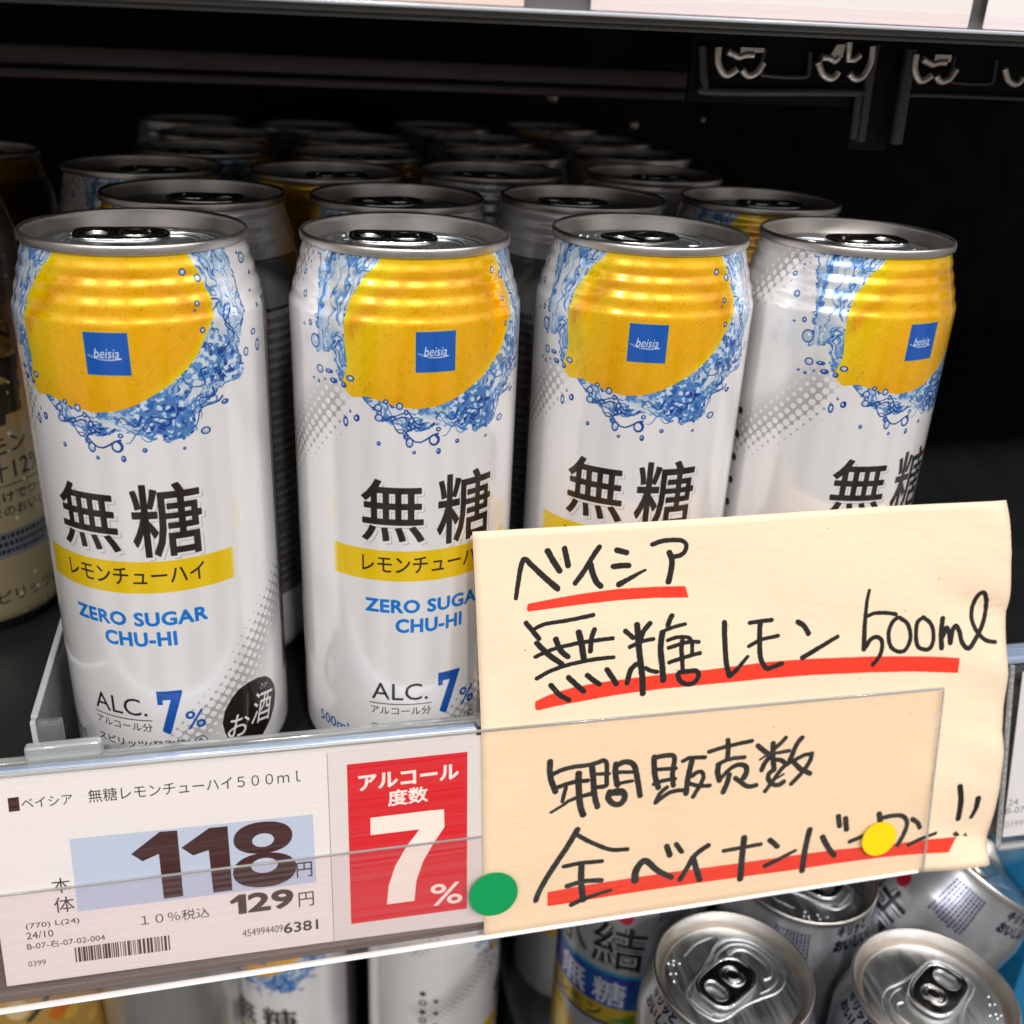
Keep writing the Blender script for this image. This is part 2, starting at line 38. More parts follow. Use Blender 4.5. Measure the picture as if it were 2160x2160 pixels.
# ------------------------------------------------------------------ camera
cd = bpy.data.cameras.new('camera'); cam = bpy.data.objects.new('camera', cd); COL.objects.link(cam)
m3 = Matrix(CAM_M)
cam.matrix_world = Matrix.Translation((0, 0, CAM_Z)) @ m3.to_4x4()
cd.sensor_width = 36; cd.lens = LENS; cd.clip_start = .01; cd.clip_end = 100
cd.dof.use_dof = True; cd.dof.focus_distance = .288; cd.dof.aperture_fstop = 13
sc.camera = cam
sc.view_settings.view_transform = 'Standard'; sc.view_settings.look = 'None'
sc.view_settings.exposure = .06; sc.view_settings.gamma = 1
sc.cycles.use_denoising = True
sc.cycles.max_bounces = 10; sc.cycles.transparent_max_bounces = 16
sc.cycles.sample_clamp_indirect = 6
# ------------------------------------------------------------------ world: the soft light of the shop aisle
w = bpy.data.worlds.new('World'); sc.world = w; w.use_nodes = True
nt = w.node_tree; bg = nt.nodes['Background']
tc = nt.nodes.new('ShaderNodeTexCoord'); sx = nt.nodes.new('ShaderNodeSeparateXYZ'); nt.links.new(tc.outputs['Generated'], sx.inputs[0])
at = nt.nodes.new('ShaderNodeMath'); at.operation = 'ARCTAN2'; nt.links.new(sx.outputs[0], at.inputs[0]); nt.links.new(sx.outputs[1], at.inputs[1])
cb = nt.nodes.new('ShaderNodeCombineXYZ'); nt.links.new(at.outputs[0], cb.inputs[0])
zs = nt.nodes.new('ShaderNodeMath'); zs.operation = 'MULTIPLY'; zs.inputs[1].default_value = .35; nt.links.new(sx.outputs[2], zs.inputs[0]); nt.links.new(zs.outputs[0], cb.inputs[1])
nz = nt.nodes.new('ShaderNodeTexNoise'); nz.inputs['Scale'].default_value = 3.4; nz.inputs['Detail'].default_value = 2.0; nt.links.new(cb.outputs[0], nz.inputs['Vector'])
cr = nt.nodes.new('ShaderNodeValToRGB'); nt.links.new(nz.outputs[0], cr.inputs[0])
e = cr.color_ramp.elements; e[0].position = .43; e[0].color = (.36, .35, .34, 1); e[1].position = .50; e[1].color = (1.0, .96, .94, 1)
vr = nt.nodes.new('ShaderNodeValToRGB'); nt.links.new(sx.outputs[2], vr.inputs[0])
mr = nt.nodes.new('ShaderNodeMapRange'); mr.inputs[1].default_value = -1; mr.inputs[2].default_value = 1; nt.links.new(sx.outputs[2], mr.inputs[0]); nt.links.new(mr.outputs[0], vr.inputs[0])
v = vr.color_ramp.elements; v[0].position = .0; v[0].color = (.40, .39, .38, 1); v[1].position = 1; v[1].color = (.9, .9, .92, 1)
k = vr.color_ramp.elements.new(.42); k.color = (.30, .29, .28, 1); k = vr.color_ramp.elements.new(.55); k.color = (.26, .25, .245, 1); k = vr.color_ramp.elements.new(.70); k.color = (.9, .9, .92, 1)
mx = nt.nodes.new('ShaderNodeMix'); mx.data_type = 'RGBA'; mx.blend_type = 'MULTIPLY'; mx.inputs[0].default_value = 1
nt.links.new(cr.outputs[0], mx.inputs[6]); nt.links.new(vr.outputs[0], mx.inputs[7]); nt.links.new(mx.outputs[2], bg.inputs[0])
bg.inputs[1].default_value = .85
# ------------------------------------------------------------------ ceiling lamps of the aisle
def lamp(x, y, z, sxx, syy, p, c=(1, .975, .95)):
    l = bpy.data.lights.new('ceiling_lamp', 'AREA'); l.shape = 'RECTANGLE'; l.size = sxx; l.size_y = syy; l.energy = p; l.color = c
    o = bpy.data.objects.new('ceiling_lamp', l); COL.objects.link(o); o.location = (x, y, z)
    o.rotation_euler = (Vector((0.05, .3, 0)) - Vector((x, y, z))).to_track_quat('-Z', 'Y').to_euler()
for x, y, z, p in ((-2.5, -2.0, 2.3, 19), (-1.05, -2.2, 2.35, 32), (.2, -2.25, 2.3, 40), (.9, -2.3, 2.35, 8), (1.6, -2.1, 2.35, 26), (2.8, -1.4, 2.3, 17)):
    lamp(x, y, z, .22, .10, p)
# ------------------------------------------------------------------ little helpers
def tag(o, label=None, cat=None, group=None, kind=None):
    if label: o['label'] = label
    if cat: o['category'] = cat
    if group: o['group'] = group
    if kind: o['kind'] = kind
    return o
def empty(name, loc=(0, 0, 0), rot=(0, 0, 0)):
    o = bpy.data.objects.new(name, None); COL.objects.link(o); o.location = loc; o.rotation_euler = rot; o.empty_display_size = .01; return o
def link_mesh(name, me, mats, parent=None, smooth=True, sharp=None):
    for m in (mats if isinstance(mats, (list, tuple)) else [mats]): me.materials.append(m)
    if smooth:
        me.polygons.foreach_set('use_smooth', [True] * len(me.polygons))
        if sharp: me.set_sharp_from_angle(angle=math.radians(sharp))
    o = bpy.data.objects.new(name, me); COL.objects.link(o)
    if parent: o.parent = parent
    return o
def from_bm(name, bm, mats, parent=None, smooth=False, sharp=None):
    me = bpy.data.meshes.new(name); bmesh.ops.recalc_face_normals(bm, faces=bm.faces); bm.to_mesh(me); bm.free()
    return link_mesh(name, me, mats, parent, smooth, sharp)
def bm_box(bm, x0, x1, y0, y1, z0, z1, bev=0):
    vs = [bm.verts.new((x, y, z)) for x in (x0, x1) for y in (y0, y1) for z in (z0, z1)]
    fs = [bm.faces.new([vs[i] for i in q]) for q in ((0, 1, 3, 2), (4, 6, 7, 5), (0, 4, 5, 1), (2, 3, 7, 6), (0, 2, 6, 4), (1, 5, 7, 3))]
    if bev:
        es = list({ed for f in fs for ed in f.edges}); bmesh.ops.bevel(bm, geom=es, offset=bev, segments=3, affect='EDGES', profile=.5)
def box(name, dims, mat, parent=None, bev=0):
    bm = bmesh.new(); bm_box(bm, *dims, bev=bev); return from_bm(name, bm, mat, parent, smooth=bool(bev), sharp=40)
def revolve(prof, n=96, r_scale=.001, z_scale=.001, uvw=None, cap=True):
    bm = bmesh.new(); uvl = bm.loops.layers.uv.new('UVMap'); rings = []
    for v_, r in prof:
        if r < 1e-6: rings.append([bm.verts.new((0, 0, v_ * z_scale))]); continue
        rings.append([bm.verts.new((r * r_scale * math.sin(2 * PI * i / n - PI), -r * r_scale * math.cos(2 * PI * i / n - PI), v_ * z_scale)) for i in range(n)])
    for a in range(len(rings) - 1):
        A, B = rings[a], rings[a + 1]
        for i in range(n):
            j = (i + 1) % n
            if len(A) == 1: vs = [A[0], B[j], B[i]]; us = [(i + .5, a), (i + 1, a + 1), (i, a + 1)]
            elif len(B) == 1: vs = [A[i], A[j], B[0]]; us = [(i, a), (i + 1, a), (i + .5, a + 1)]
            else: vs = [A[i], A[j], B[j], B[i]]; us = [(i, a), (i + 1, a), (i + 1, a + 1), (i, a + 1)]
            f = bm.faces.new(vs)
            for lp, (ui, ai) in zip(f.loops, us): lp[uvl].uv = (ui / n, prof[ai][0] / 168.6)
    return bm
def curve_mesh(name, splines, extrude=0, bevel=0, dims='2D', bres=3, fill=None):
    """splines: list of (points, cyclic) -> filled / bevelled mesh"""
    c = bpy.data.curves.new(name, 'CURVE'); c.dimensions = dims; c.extrude = extrude; c.bevel_depth = bevel; c.bevel_resolution = bres
    if dims == '2D': c.fill_mode = fill or 'BOTH'
    else: c.use_fill_caps = True
    for pts, cyc in splines:
        s = c.splines.new('POLY'); s.points.add(len(pts) - 1)
        for p, q in zip(s.points, pts): p.co = (q[0], q[1], q[2] if len(q) > 2 else 0, 1)
        s.use_cyclic_u = cyc
    o = bpy.data.objects.new(name, c); COL.objects.link(o); bpy.context.view_layer.update()
    dg = bpy.context.evaluated_depsgraph_get(); me = bpy.data.meshes.new_from_object(o.evaluated_get(dg)); bpy.data.objects.remove(o); bpy.data.curves.remove(c)
    me.name = name; me.materials.clear(); return me
def smooth_path(pts, n=6, cyc=False):
    P = [Vector(p) for p in pts]; out = []; N = len(P)
    for i in range(N if cyc else N - 1):
        p0 = P[(i - 1) % N] if (cyc or i > 0) else P[0]; p1 = P[i]; p2 = P[(i + 1) % N]; p3 = P[(i + 2) % N] if (cyc or i + 2 < N) else P[-1]
        for k_ in range(n):
            t = k_ / n; out.append(.5 * ((2 * p1) + (p2 - p0) * t + (2 * p0 - 5 * p1 + 4 * p2 - p3) * t * t + (-p0 + 3 * p1 - 3 * p2 + p3) * t ** 3))
    if not cyc: out.append(P[-1])
    return out
# ------------------------------------------------------------------ a small drawing kit: printed labels are computed here, pixel by pixel
RNG = np.random.RandomState(7)
def vnoise(h, w_, sy, sx_, seed):
    r = np.random.RandomState(seed); gy = int(h / sy) + 3; gx = int(w_ / sx_) + 3; g = r.rand(gy, gx).astype(np.float32)
    y = np.arange(h) / sy; x = np.arange(w_) / sx_; yi = y.astype(int); xi = x.astype(int); fy = y - yi; fx = x - xi
    fy = fy * fy * (3 - 2 * fy); fx = fx * fx * (3 - 2 * fx)
    a = g[yi][:, xi]; b = g[yi][:, xi + 1]; c = g[yi + 1][:, xi]; d = g[yi + 1][:, xi + 1]
    fy = fy[:, None]; fx = fx[None]
    return (a * (1 - fx) + b * fx) * (1 - fy) + (c * (1 - fx) + d * fx) * fy
def fbm(h, w_, s, seed, oct_=4, asp=1.0):
    o = 0; am = 1; t = 0
    for i in range(oct_):
        o = o + am * vnoise(h, w_, max(s / 2 ** i, 1.01), max(s * asp / 2 ** i, 1.01), seed + i * 13); t += am; am *= .5
    return o / t
_gc = {}
def glyphs(s, bold=0.0, space=1.0):
    key = (s, bold, space)
    if key in _gc: return _gc[key]
    c = bpy.data.curves.new('t', 'FONT'); c.body = s; c.offset = bold; c.resolution_u = 3; c.space_character = space
    o = bpy.data.objects.new('t', c); COL.objects.link(o); bpy.context.view_layer.update()
    dg = bpy.context.evaluated_depsgraph_get(); me = bpy.data.meshes.new_from_object(o.evaluated_get(dg)); bpy.data.objects.remove(o); bpy.data.curves.remove(c)
    me.calc_loop_triangles(); V = np.array([v_.co[:2] for v_ in me.vertices]); T = np.array([t.vertices[:] for t in me.loop_triangles])
    bpy.data.meshes.remove(me); _gc[key] = V[T]; return _gc[key]
class Tex:
    def __init__(s, W, H, ppm, bgc):
        s.W, s.H, s.p = W, H, ppm; s.w = int(round(W * ppm)); s.h = int(round(H * ppm)); s.ox = 0
        s.a = np.empty((s.h, s.w, 3), np.float32); s.a[:] = bgc
    def grid(s, x0, y0, x1, y1, pad=.3):
        i0 = max(0, int((x0 - pad + s.ox) * s.p)); i1 = min(s.w, int((x1 + pad + s.ox) * s.p) + 2); j0 = max(0, int((y0 - pad) * s.p)); j1 = min(s.h, int((y1 + pad) * s.p) + 2)
        if i1 <= i0 or j1 <= j0: return None
        X = ((np.arange(i0, i1) + .5) / s.p - s.ox)[None, :].repeat(j1 - j0, 0); Y = ((np.arange(j0, j1) + .5) / s.p)[:, None].repeat(i1 - i0, 1)
        return (slice(j0, j1), slice(i0, i1)), X, Y
    def put(s, sl, m, col):
        m = np.clip(m, 0, 1)[..., None]; s.a[sl] = s.a[sl] * (1 - m) + np.asarray(col, np.float32) * m
    def polymask(s, pts, X, Y, soft=None):
        P = np.asarray(pts, float); d2 = np.full(X.shape, 1e9); ins = np.zeros(X.shape, bool)
        for k_ in range(len(P)):
            a = P[k_]; b = P[(k_ + 1) % len(P)]; e_ = b - a; L = max(e_ @ e_, 1e-12); t = np.clip(((X - a[0]) * e_[0] + (Y - a[1]) * e_[1]) / L, 0, 1)
            d2 = np.minimum(d2, (X - a[0] - t * e_[0]) ** 2 + (Y - a[1] - t * e_[1]) ** 2)
            if a[1] != b[1]: ins ^= ((a[1] > Y) != (b[1] > Y)) & (X < (b[0] - a[0]) * (Y - a[1]) / (b[1] - a[1]) + a[0])
        d = np.sqrt(d2); d[ins] *= -1; return d
    def poly(s, pts, col, alpha=1, soft=0, rough=0):
        P = np.asarray(pts); g = s.grid(P[:, 0].min(), P[:, 1].min(), P[:, 0].max(), P[:, 1].max(), .3 + soft)
        if g is None: return
        sl, X, Y = g; d = s.polymask(P, X, Y)
        if rough: d = d + rough * (fbm(*X.shape, 1.2 * s.p, 5) - .5)
        s.put(sl, alpha * (.5 - d / max(soft, 1 / s.p)), col)
    def rect(s, x0, y0, x1, y1, col, alpha=1): s.poly([(x0, y0), (x1, y0), (x1, y1), (x0, y1)], col, alpha)
    def ell(s, cx, cy, rx, ry, col, alpha=1, ring=0, rot=0):
        R = max(rx, ry); g = s.grid(cx - R, cy - R, cx + R, cy + R, ring + .3)
        if g is None: return
        sl, X, Y = g; c_, s_ = math.cos(rot), math.sin(rot); U_ = (X - cx) * c_ + (Y - cy) * s_; V_ = -(X - cx) * s_ + (Y - cy) * c_
        d = (np.sqrt((U_ / rx) ** 2 + (V_ / ry) ** 2) - 1) * min(rx, ry)
        if ring: d = np.abs(d) - ring
        s.put(sl, alpha * (.5 - d * s.p), col)
    def stroke(s, pts, w0, w1, col, alpha=1, rough=0, seed=1):
        P = np.asarray(pts, float); r = max(w0, w1) / 2; g = s.grid(P[:, 0].min() - r, P[:, 1].min() - r, P[:, 0].max() + r, P[:, 1].max() + r)
        if g is None: return
        sl, X, Y = g; D = np.full(X.shape, 1e9); n = len(P) - 1; L = np.linalg.norm(np.diff(P, axis=0), axis=1); cum = np.concatenate([[0], np.cumsum(L)]) / max(L.sum(), 1e-9)
        for k_ in range(n):
            a, b = P[k_], P[k_ + 1]; e_ = b - a; t = np.clip(((X - a[0]) * e_[0] + (Y - a[1]) * e_[1]) / max(e_ @ e_, 1e-12), 0, 1)
            ww = w0 + (w1 - w0) * (cum[k_] + t * (cum[k_ + 1] - cum[k_])); D = np.minimum(D, np.hypot(X - a[0] - t * e_[0], Y - a[1] - t * e_[1]) - ww / 2)
        if rough: D = D + rough * (fbm(*X.shape, .8 * s.p, seed, 3) - .5)
        s.put(sl, alpha * (.5 - D * s.p), col)
    def text(s, t, bx, col, bold=.0, alpha=1, skew=0, rot=0, shift=(0, 0), fit=True, space=1.0):
        T = glyphs(t, 0.0, space).copy(); mn = T.reshape(-1, 2).min(0); mxx = T.reshape(-1, 2).max(0)
        x0, y0, x1, y1 = bx; bo = max(0, bold) * (y1 - y0) * .9; x0 += bo; x1 -= bo; y0 += bo; y1 -= bo; sy = (y1 - y0) / (mxx[1] - mn[1]); sx_ = (x1 - x0) / (mxx[0] - mn[0])
        T = (T - mn) * (sx_, sy); T[..., 0] += skew * T[..., 1]
        if rot:
            c_, s_ = math.cos(rot), math.sin(rot); ce = np.array([(x1 - x0) / 2, (y1 - y0) / 2]); Q = T - ce; T = np.stack([Q[..., 0] * c_ - Q[..., 1] * s_, Q[..., 0] * s_ + Q[..., 1] * c_], -1) + ce
        T += (x0 + shift[0], y0 + shift[1]); SS = 3; P = (T + (s.ox, 0)) * s.p
        lo = np.floor(P.reshape(-1, 2).min(0)).astype(int) - 1; hi = np.ceil(P.reshape(-1, 2).max(0)).astype(int) + 2
        Wd, Hd = (hi - lo); m = np.zeros((Hd * SS, Wd * SS), bool); Q = (P - lo) * SS
        for a, b, c in Q:
            x_0 = max(0, int(min(a[0], b[0], c[0]))); x_1 = int(max(a[0], b[0], c[0])) + 2; y_0 = max(0, int(min(a[1], b[1], c[1]))); y_1 = int(max(a[1], b[1], c[1])) + 2
            X = (np.arange(x_0, x_1) + .5)[None]; Y = (np.arange(y_0, y_1) + .5)[:, None]
            d1 = (b[0] - a[0]) * (Y - a[1]) - (b[1] - a[1]) * (X - a[0]); d2 = (c[0] - b[0]) * (Y - b[1]) - (c[1] - b[1]) * (X - b[0]); d3 = (a[0] - c[0]) * (Y - c[1]) - (a[1] - c[1]) * (X - c[0])
            ins = ((d1 >= 0) & (d2 >= 0) & (d3 >= 0)) | ((d1 <= 0) & (d2 <= 0) & (d3 <= 0)); v_ = m[y_0:y_1, x_0:x_1]; v_ |= ins[:v_.shape[0], :v_.shape[1]]
        rb = bo * s.p * SS
        if rb > .4:
            pd = int(rb) + 1; pdb = (pd // SS + 1); lo = lo - pdb; Wd += 2 * pdb; Hd += 2 * pdb; m = np.pad(m, pdb * SS); o = m.copy()
            for dy in range(-pd, pd + 1):
                for dx in range(-pd, pd + 1):
                    if dx * dx + dy * dy <= rb * rb: o |= np.roll(np.roll(m, dy, 0), dx, 1)
            m = o
        m = m.reshape(Hd, SS, Wd, SS).mean((1, 3)).astype(np.float32)
        i0, j0 = max(lo[0], 0), max(lo[1], 0); i1, j1 = min(lo[0] + Wd, s.w), min(lo[1] + Hd, s.h)
        if i1 > i0 and j1 > j0: s.put((slice(j0, j1), slice(i0, i1)), alpha * m[j0 - lo[1]:j1 - lo[1], i0 - lo[0]:i1 - lo[0]], col)
    def image(s, name):
        im = bpy.data.images.new(name, s.w, s.h); px = np.ones((s.h, s.w, 4), np.float32); px[..., :3] = np.clip(s.a, 0, 1); im.pixels.foreach_set(px.ravel()); im.pack(); return im
def c255(*c): return tuple(x / 255 for x in c)
# ------------------------------------------------------------------ materials
def mat(name, base=(.5, .5, .5), rough=.5, metal=0, coat=0, coat_rough=.05, img=None, spec=.5, bump=None, rnoise=None, ext='REPEAT'):
    m = bpy.data.materials.new(name); m.use_nodes = True; nt = m.node_tree; b = nt.nodes['Principled BSDF']
    b.inputs['Base Color'].default_value = (*base, 1); b.inputs['Roughness'].default_value = rough; b.inputs['Metallic'].default_value = metal
    b.inputs['Coat Weight'].default_value = coat; b.inputs['Coat Roughness'].default_value = coat_rough; b.inputs['Specular IOR Level'].default_value = spec
    if img:
        t = nt.nodes.new('ShaderNodeTexImage'); t.image = img; t.extension = ext; t.interpolation = 'Cubic'; nt.links.new(t.outputs[0], b.inputs['Base Color'])
    tcn = nt.nodes.new('ShaderNodeTexCoord')
    def nzn(scale, vec=(1, 1, 1), det=3):
        mp = nt.nodes.new('ShaderNodeMapping'); mp.inputs['Scale'].default_value = vec; nt.links.new(tcn.outputs['Object'], mp.inputs[0])
        n_ = nt.nodes.new('ShaderNodeTexNoise'); n_.inputs['Scale'].default_value = scale; n_.inputs['Detail'].default_value = det; nt.links.new(mp.outputs[0], n_.inputs['Vector']); return n_
    if bump:
        sc_, vec, st = bump; n_ = nzn(sc_, vec); bp = nt.nodes.new('ShaderNodeBump'); bp.inputs['Strength'].default_value = 1; bp.inputs['Distance'].default_value = st
        nt.links.new(n_.outputs[0], bp.inputs['Height']); nt.links.new(bp.outputs[0], b.inputs['Normal'])
        if coat: nt.links.new(bp.outputs[0], b.inputs['Coat Normal'])
    if rnoise:
        sc_, vec, lo, hi = rnoise; n_ = nzn(sc_, vec); r_ = nt.nodes.new('ShaderNodeMapRange'); r_.inputs[1].default_value = .3; r_.inputs[2].default_value = .7; r_.inputs[3].default_value = lo; r_.inputs[4].default_value = hi
        nt.links.new(n_.outputs[0], r_.inputs[0]); nt.links.new(r_.outputs[0], b.inputs['Roughness'])
    return m
def clear(name, tint=(.96, .96, .96), haze=.06, gloss=.08, rough=.12, streak=(2, 900, 1), hz_col=(.85, .84, .84), amp=.10):
    """clear moulded plastic sheet: see-through with a faint streaky haze and a glossy face"""
    m = bpy.data.materials.new(name); m.use_nodes = True; nt = m.node_tree; nt.nodes.remove(nt.nodes['Principled BSDF']); out = nt.nodes['Material Output']
    tr = nt.nodes.new('ShaderNodeBsdfTransparent'); tr.inputs[0].default_value = (*tint, 1)
    df = nt.nodes.new('ShaderNodeBsdfDiffuse'); df.inputs[0].default_value = (*hz_col, 1)
    gl = nt.nodes.new('ShaderNodeBsdfGlossy'); gl.inputs['Roughness'].default_value = rough; gl.inputs[0].default_value = (1, 1, 1, 1)
    tcn = nt.nodes.new('ShaderNodeTexCoord'); mp = nt.nodes.new('ShaderNodeMapping'); mp.inputs['Scale'].default_value = streak; nt.links.new(tcn.outputs['Object'], mp.inputs[0])
    n_ = nt.nodes.new('ShaderNodeTexNoise'); n_.inputs['Scale'].default_value = 1; n_.inputs['Detail'].default_value = 4; nt.links.new(mp.outputs[0], n_.inputs['Vector'])
    r_ = nt.nodes.new('ShaderNodeMapRange'); r_.inputs[1].default_value = .35; r_.inputs[2].default_value = .7; r_.inputs[3].default_value = haze; r_.inputs[4].default_value = haze + amp; nt.links.new(n_.outputs[0], r_.inputs[0])
    m1 = nt.nodes.new('ShaderNodeMixShader'); nt.links.new(r_.outputs[0], m1.inputs[0]); nt.links.new(tr.outputs[0], m1.inputs[1]); nt.links.new(df.outputs[0], m1.inputs[2])
    bp = nt.nodes.new('ShaderNodeBump'); bp.inputs['Distance'].default_value = .00002; nt.links.new(n_.outputs[0], bp.inputs['Height']); nt.links.new(bp.outputs[0], gl.inputs['Normal'])
    fr = nt.nodes.new('ShaderNodeLayerWeight'); pw = nt.nodes.new('ShaderNodeMath'); pw.operation = 'POWER'; pw.inputs[1].default_value = 5; nt.links.new(fr.outputs['Facing'], pw.inputs[0])
    ad = nt.nodes.new('ShaderNodeMath'); ad.operation = 'ADD'; ad.inputs[1].default_value = gloss; nt.links.new(pw.outputs[0], ad.inputs[0])
    m2 = nt.nodes.new('ShaderNodeMixShader'); nt.links.new(ad.outputs[0], m2.inputs[0]); nt.links.new(m1.outputs[0], m2.inputs[1]); nt.links.new(gl.outputs[0], m2.inputs[2]); nt.links.new(m2.outputs[0], out.inputs[0])
    return m
ALU = mat('aluminium', (.70, .66, .62), .36, 1, rnoise=(60, (1, 1, 1), .28, .42))
ALU_PANEL = mat('aluminium_panel', (.86, .89, .91), .34, 1, bump=(1500, (1, .04, 1), .000015), rnoise=(500, (1, .06, 1), .28, .44))
ALU_TAB = mat('aluminium_tab', (.80, .79, .78), .16, 1, rnoise=(300, (1, 1, 1), .12, .22))
BLACK = mat('black_steel', (.008, .009, .010), .55, 0, spec=.15, rnoise=(30, (1, 1, 1), .4, .7))
BLACK_SATIN = mat('black_satin', (.03, .028, .028), .38, 0, spec=.5, rnoise=(50, (1, 1, 1), .3, .5))
SHELF_MAT = mat('shelf_grey', (.014, .015, .016), .42, 0, spec=.3, rnoise=(80, (1, .3, 1), .3, .55), bump=(400, (1, 1, 1), .00003))
BROWN_BEAM = mat('beam_dark', (.075, .06, .055), .42, 0, rnoise=(25, (1, 1, 1), .3, .6))
CHROME = mat('galvanised', (.85, .76, .68), .45, .8, bump=(500, (1, 1, 1), .00015))
# ------------------------------------------------------------------ the lemon can label (u = millimetres of arc from the square mark, v = height)
def halftone(t, line, side, rmax=1.15, fade=12., per=2.6, col=(.70, .69, .685), rot=.87, top=None):
    P = np.asarray(line, float); g = t.grid(P[:, 0].min() - 20, P[:, 1].min() - 18, P[:, 0].max() + 20, P[:, 1].max() + 18)
    sl, X, Y = g; d = np.full(X.shape, 1e9); sg = np.zeros(X.shape)
    for k_ in range(len(P) - 1):
        a, b = P[k_], P[k_ + 1]; e_ = b - a; L = np.hypot(*e_); tt = ((X - a[0]) * e_[0] + (Y - a[1]) * e_[1]) / L / L; tc_ = np.clip(tt, 0, 1); dd = np.hypot(X - a[0] - tc_ * e_[0], Y - a[1] - tc_ * e_[1]); s_ = np.sign((X - a[0]) * e_[1] - (Y - a[1]) * e_[0])
        q = dd < d; d[q] = dd[q]; sg[q] = s_[q]
    sd = d * sg * side
    endf = np.ones(X.shape); a, b = P[0], P[-1]; e_ = b - a; tt = ((X - a[0]) * e_[0] + (Y - a[1]) * e_[1]) / (e_ @ e_); endf = np.clip((tt + .05) / .12, 0, 1) * np.clip((1.05 - tt) / .12, 0, 1)
    c_, s_ = math.cos(rot), math.sin(rot); A_ = (X * c_ + Y * s_) / per; B_ = (-X * s_ + Y * c_) / per
    fa = A_ - np.floor(A_) - .5; fb = B_ - np.floor(B_) - .5; rr = np.hypot(fa, fb)
    R = np.where(sd > 0, .50 - sd / fade * .40, .52 + (-sd) * .035); gray = np.where(sd > 0, np.clip(1.25 - sd / fade, 0, 1), 1) * np.clip((sd + 5.5) / 2, 0, 1)
    m = np.clip((rr - R) * per * t.p + .5, 0, 1); t.put(sl, m * gray * endf, col)
def lemon_label():
    t = Tex(2 * PI * 33, 168.6, 9, c255(240, 238, 238)); t.ox = PI * 33
    # soft pearly tone
    t.a *= (1 + .02 * (fbm(t.h, t.w, 60, 3)[..., None] - .5))
    halftone(t, [(-62, 98), (-48, 104.5), (-38, 112), (-30, 119), (-24, 127)], -1, top=1)
    halftone(t, [(4, 25), (12, 31.5), (20, 38.5), (26, 45), (31, 53), (40, 63), (52, 73)], 1)
    halftone(t, [(-66, 140), (-52, 152), (-38, 168)], -1, fade=9)
    # water splash
    P = np.asarray(SPLASH); P2 = [(float(x), float(y)) for x, y in P]
    g = t.grid(P[:, 0].min() - 3, 116, P[:, 0].max() + 3, 168.5); sl, X, Y = g; h, w_ = X.shape
    d = t.polymask(P2, X, Y); d = d + 3.2 * (fbm(h, w_, 2.6 * t.p, 11, 4) - .5) + 1.2 * (fbm(h, w_, .8 * t.p, 12, 2) - .5)
    dl = t.polymask(LEMON, X, Y)
    mask = np.clip(.5 - d * t.p * .5, 0, 1)
    wx = fbm(h, w_, 5 * t.p, 21, 3) - .5; wy = fbm(h, w_, 4 * t.p, 31, 3) - .5
    ang = np.arctan2(Y - 146, X - 1) + wx * .9; rad = np.hypot(X - 1, (Y - 146)) + wy * 7
    def samp(n, a, b): # lookup noise at warped coordinates
        N = n.shape; return n[(a.astype(int)) % N[0], (b.astype(int)) % N[1]]
    base = vnoise(600, 600, 12, 12, 55); base2 = vnoise(600, 600, 5, 5, 56)
    n1 = samp(base, rad * 12, ang * 38 + 300); n2 = samp(base2, rad * 9 + wx * 60, ang * 30 + 400)
    ridge = 1 - np.abs(n1 - .5) * 2; ridge2 = 1 - np.abs(n2 - .5) * 2
    wh = np.asarray(c255(224, 229, 235)); lt = np.asarray(c255(165, 192, 220)); md = np.asarray(c255(70, 130, 200)); dp = np.asarray(c255(24, 66, 150))
    big = fbm(h, w_, 6 * t.p, 77, 3)
    c = wh + (lt - wh) * np.clip((big - .40) * 4, 0, 1)[..., None] * .85
    c = c + (md - c) * np.clip((ridge - .66) * 5, 0, 1)[..., None] * .85
    c = c + (dp - c) * np.clip((ridge - .9) * 14 * (big > .40) + (ridge2 - .92) * 12 * (big > .5), 0, 1)[..., None]
    c = c + (np.asarray(c255(245, 248, 250)) - c) * np.clip((ridge2 - .35) * -6, 0, 1)[..., None] * .9
    edge = np.clip(1 - np.abs(d + .5) * 2.2, 0, 1) * np.clip((fbm(h, w_, 3 * t.p, 91) - .42) * 6, 0, 1)
    c = c + (dp * 1.1 - c) * edge[..., None] * .9
    # fade next to the neck seam on the left (pale part)
    t.a[sl] = t.a[sl] * (1 - mask[..., None]) + c * mask[..., None]
    for B_, sd in ((BLOB1, 5), (BLOB2, 9)):
        Q = np.asarray(B_); g2 = t.grid(Q[:, 0].min(), Q[:, 1].min(), Q[:, 0].max(), Q[:, 1].max(), 1.5); s2, X2, Y2 = g2; dd = t.polymask(B_, X2, Y2) + 2.0 * (fbm(*X2.shape, 1.6 * t.p, 200 + sd) - .5)
        f1 = fbm(*X2.shape, 2.6 * t.p, 300 + sd, 4); f2 = fbm(*X2.shape, 1.1 * t.p, 400 + sd, 3); r_ = 1 - np.abs(f1 - .5) * 4
        cc_ = np.asarray(c255(30, 92, 180)) * np.ones(X2.shape + (1,)); k1 = .95 if sd == 5 else .8
        cc_ = cc_ + (np.asarray(c255(20, 45, 120)) - cc_) * np.clip((f2 - .52) * 8, 0, 1)[..., None] * k1
        cc_ = cc_ + (np.asarray(c255(110, 165, 222)) - cc_) * np.clip((r_ - .2) * 2, 0, 1)[..., None] * (.7 if sd == 5 else .9)
        cc_ = cc_ + (np.asarray(c255(225, 236, 246)) - cc_) * np.clip(((.44 if sd == 5 else .52) - f2) * 9, 0, 1)[..., None] * .95
        t.a[s2] = t.a[s2] * (1 - np.clip(.5 - dd * t.p * .5, 0, 1)[..., None]) + cc_ * np.clip(.5 - dd * t.p * .5, 0, 1)[..., None]
    rs = np.random.RandomState(3)
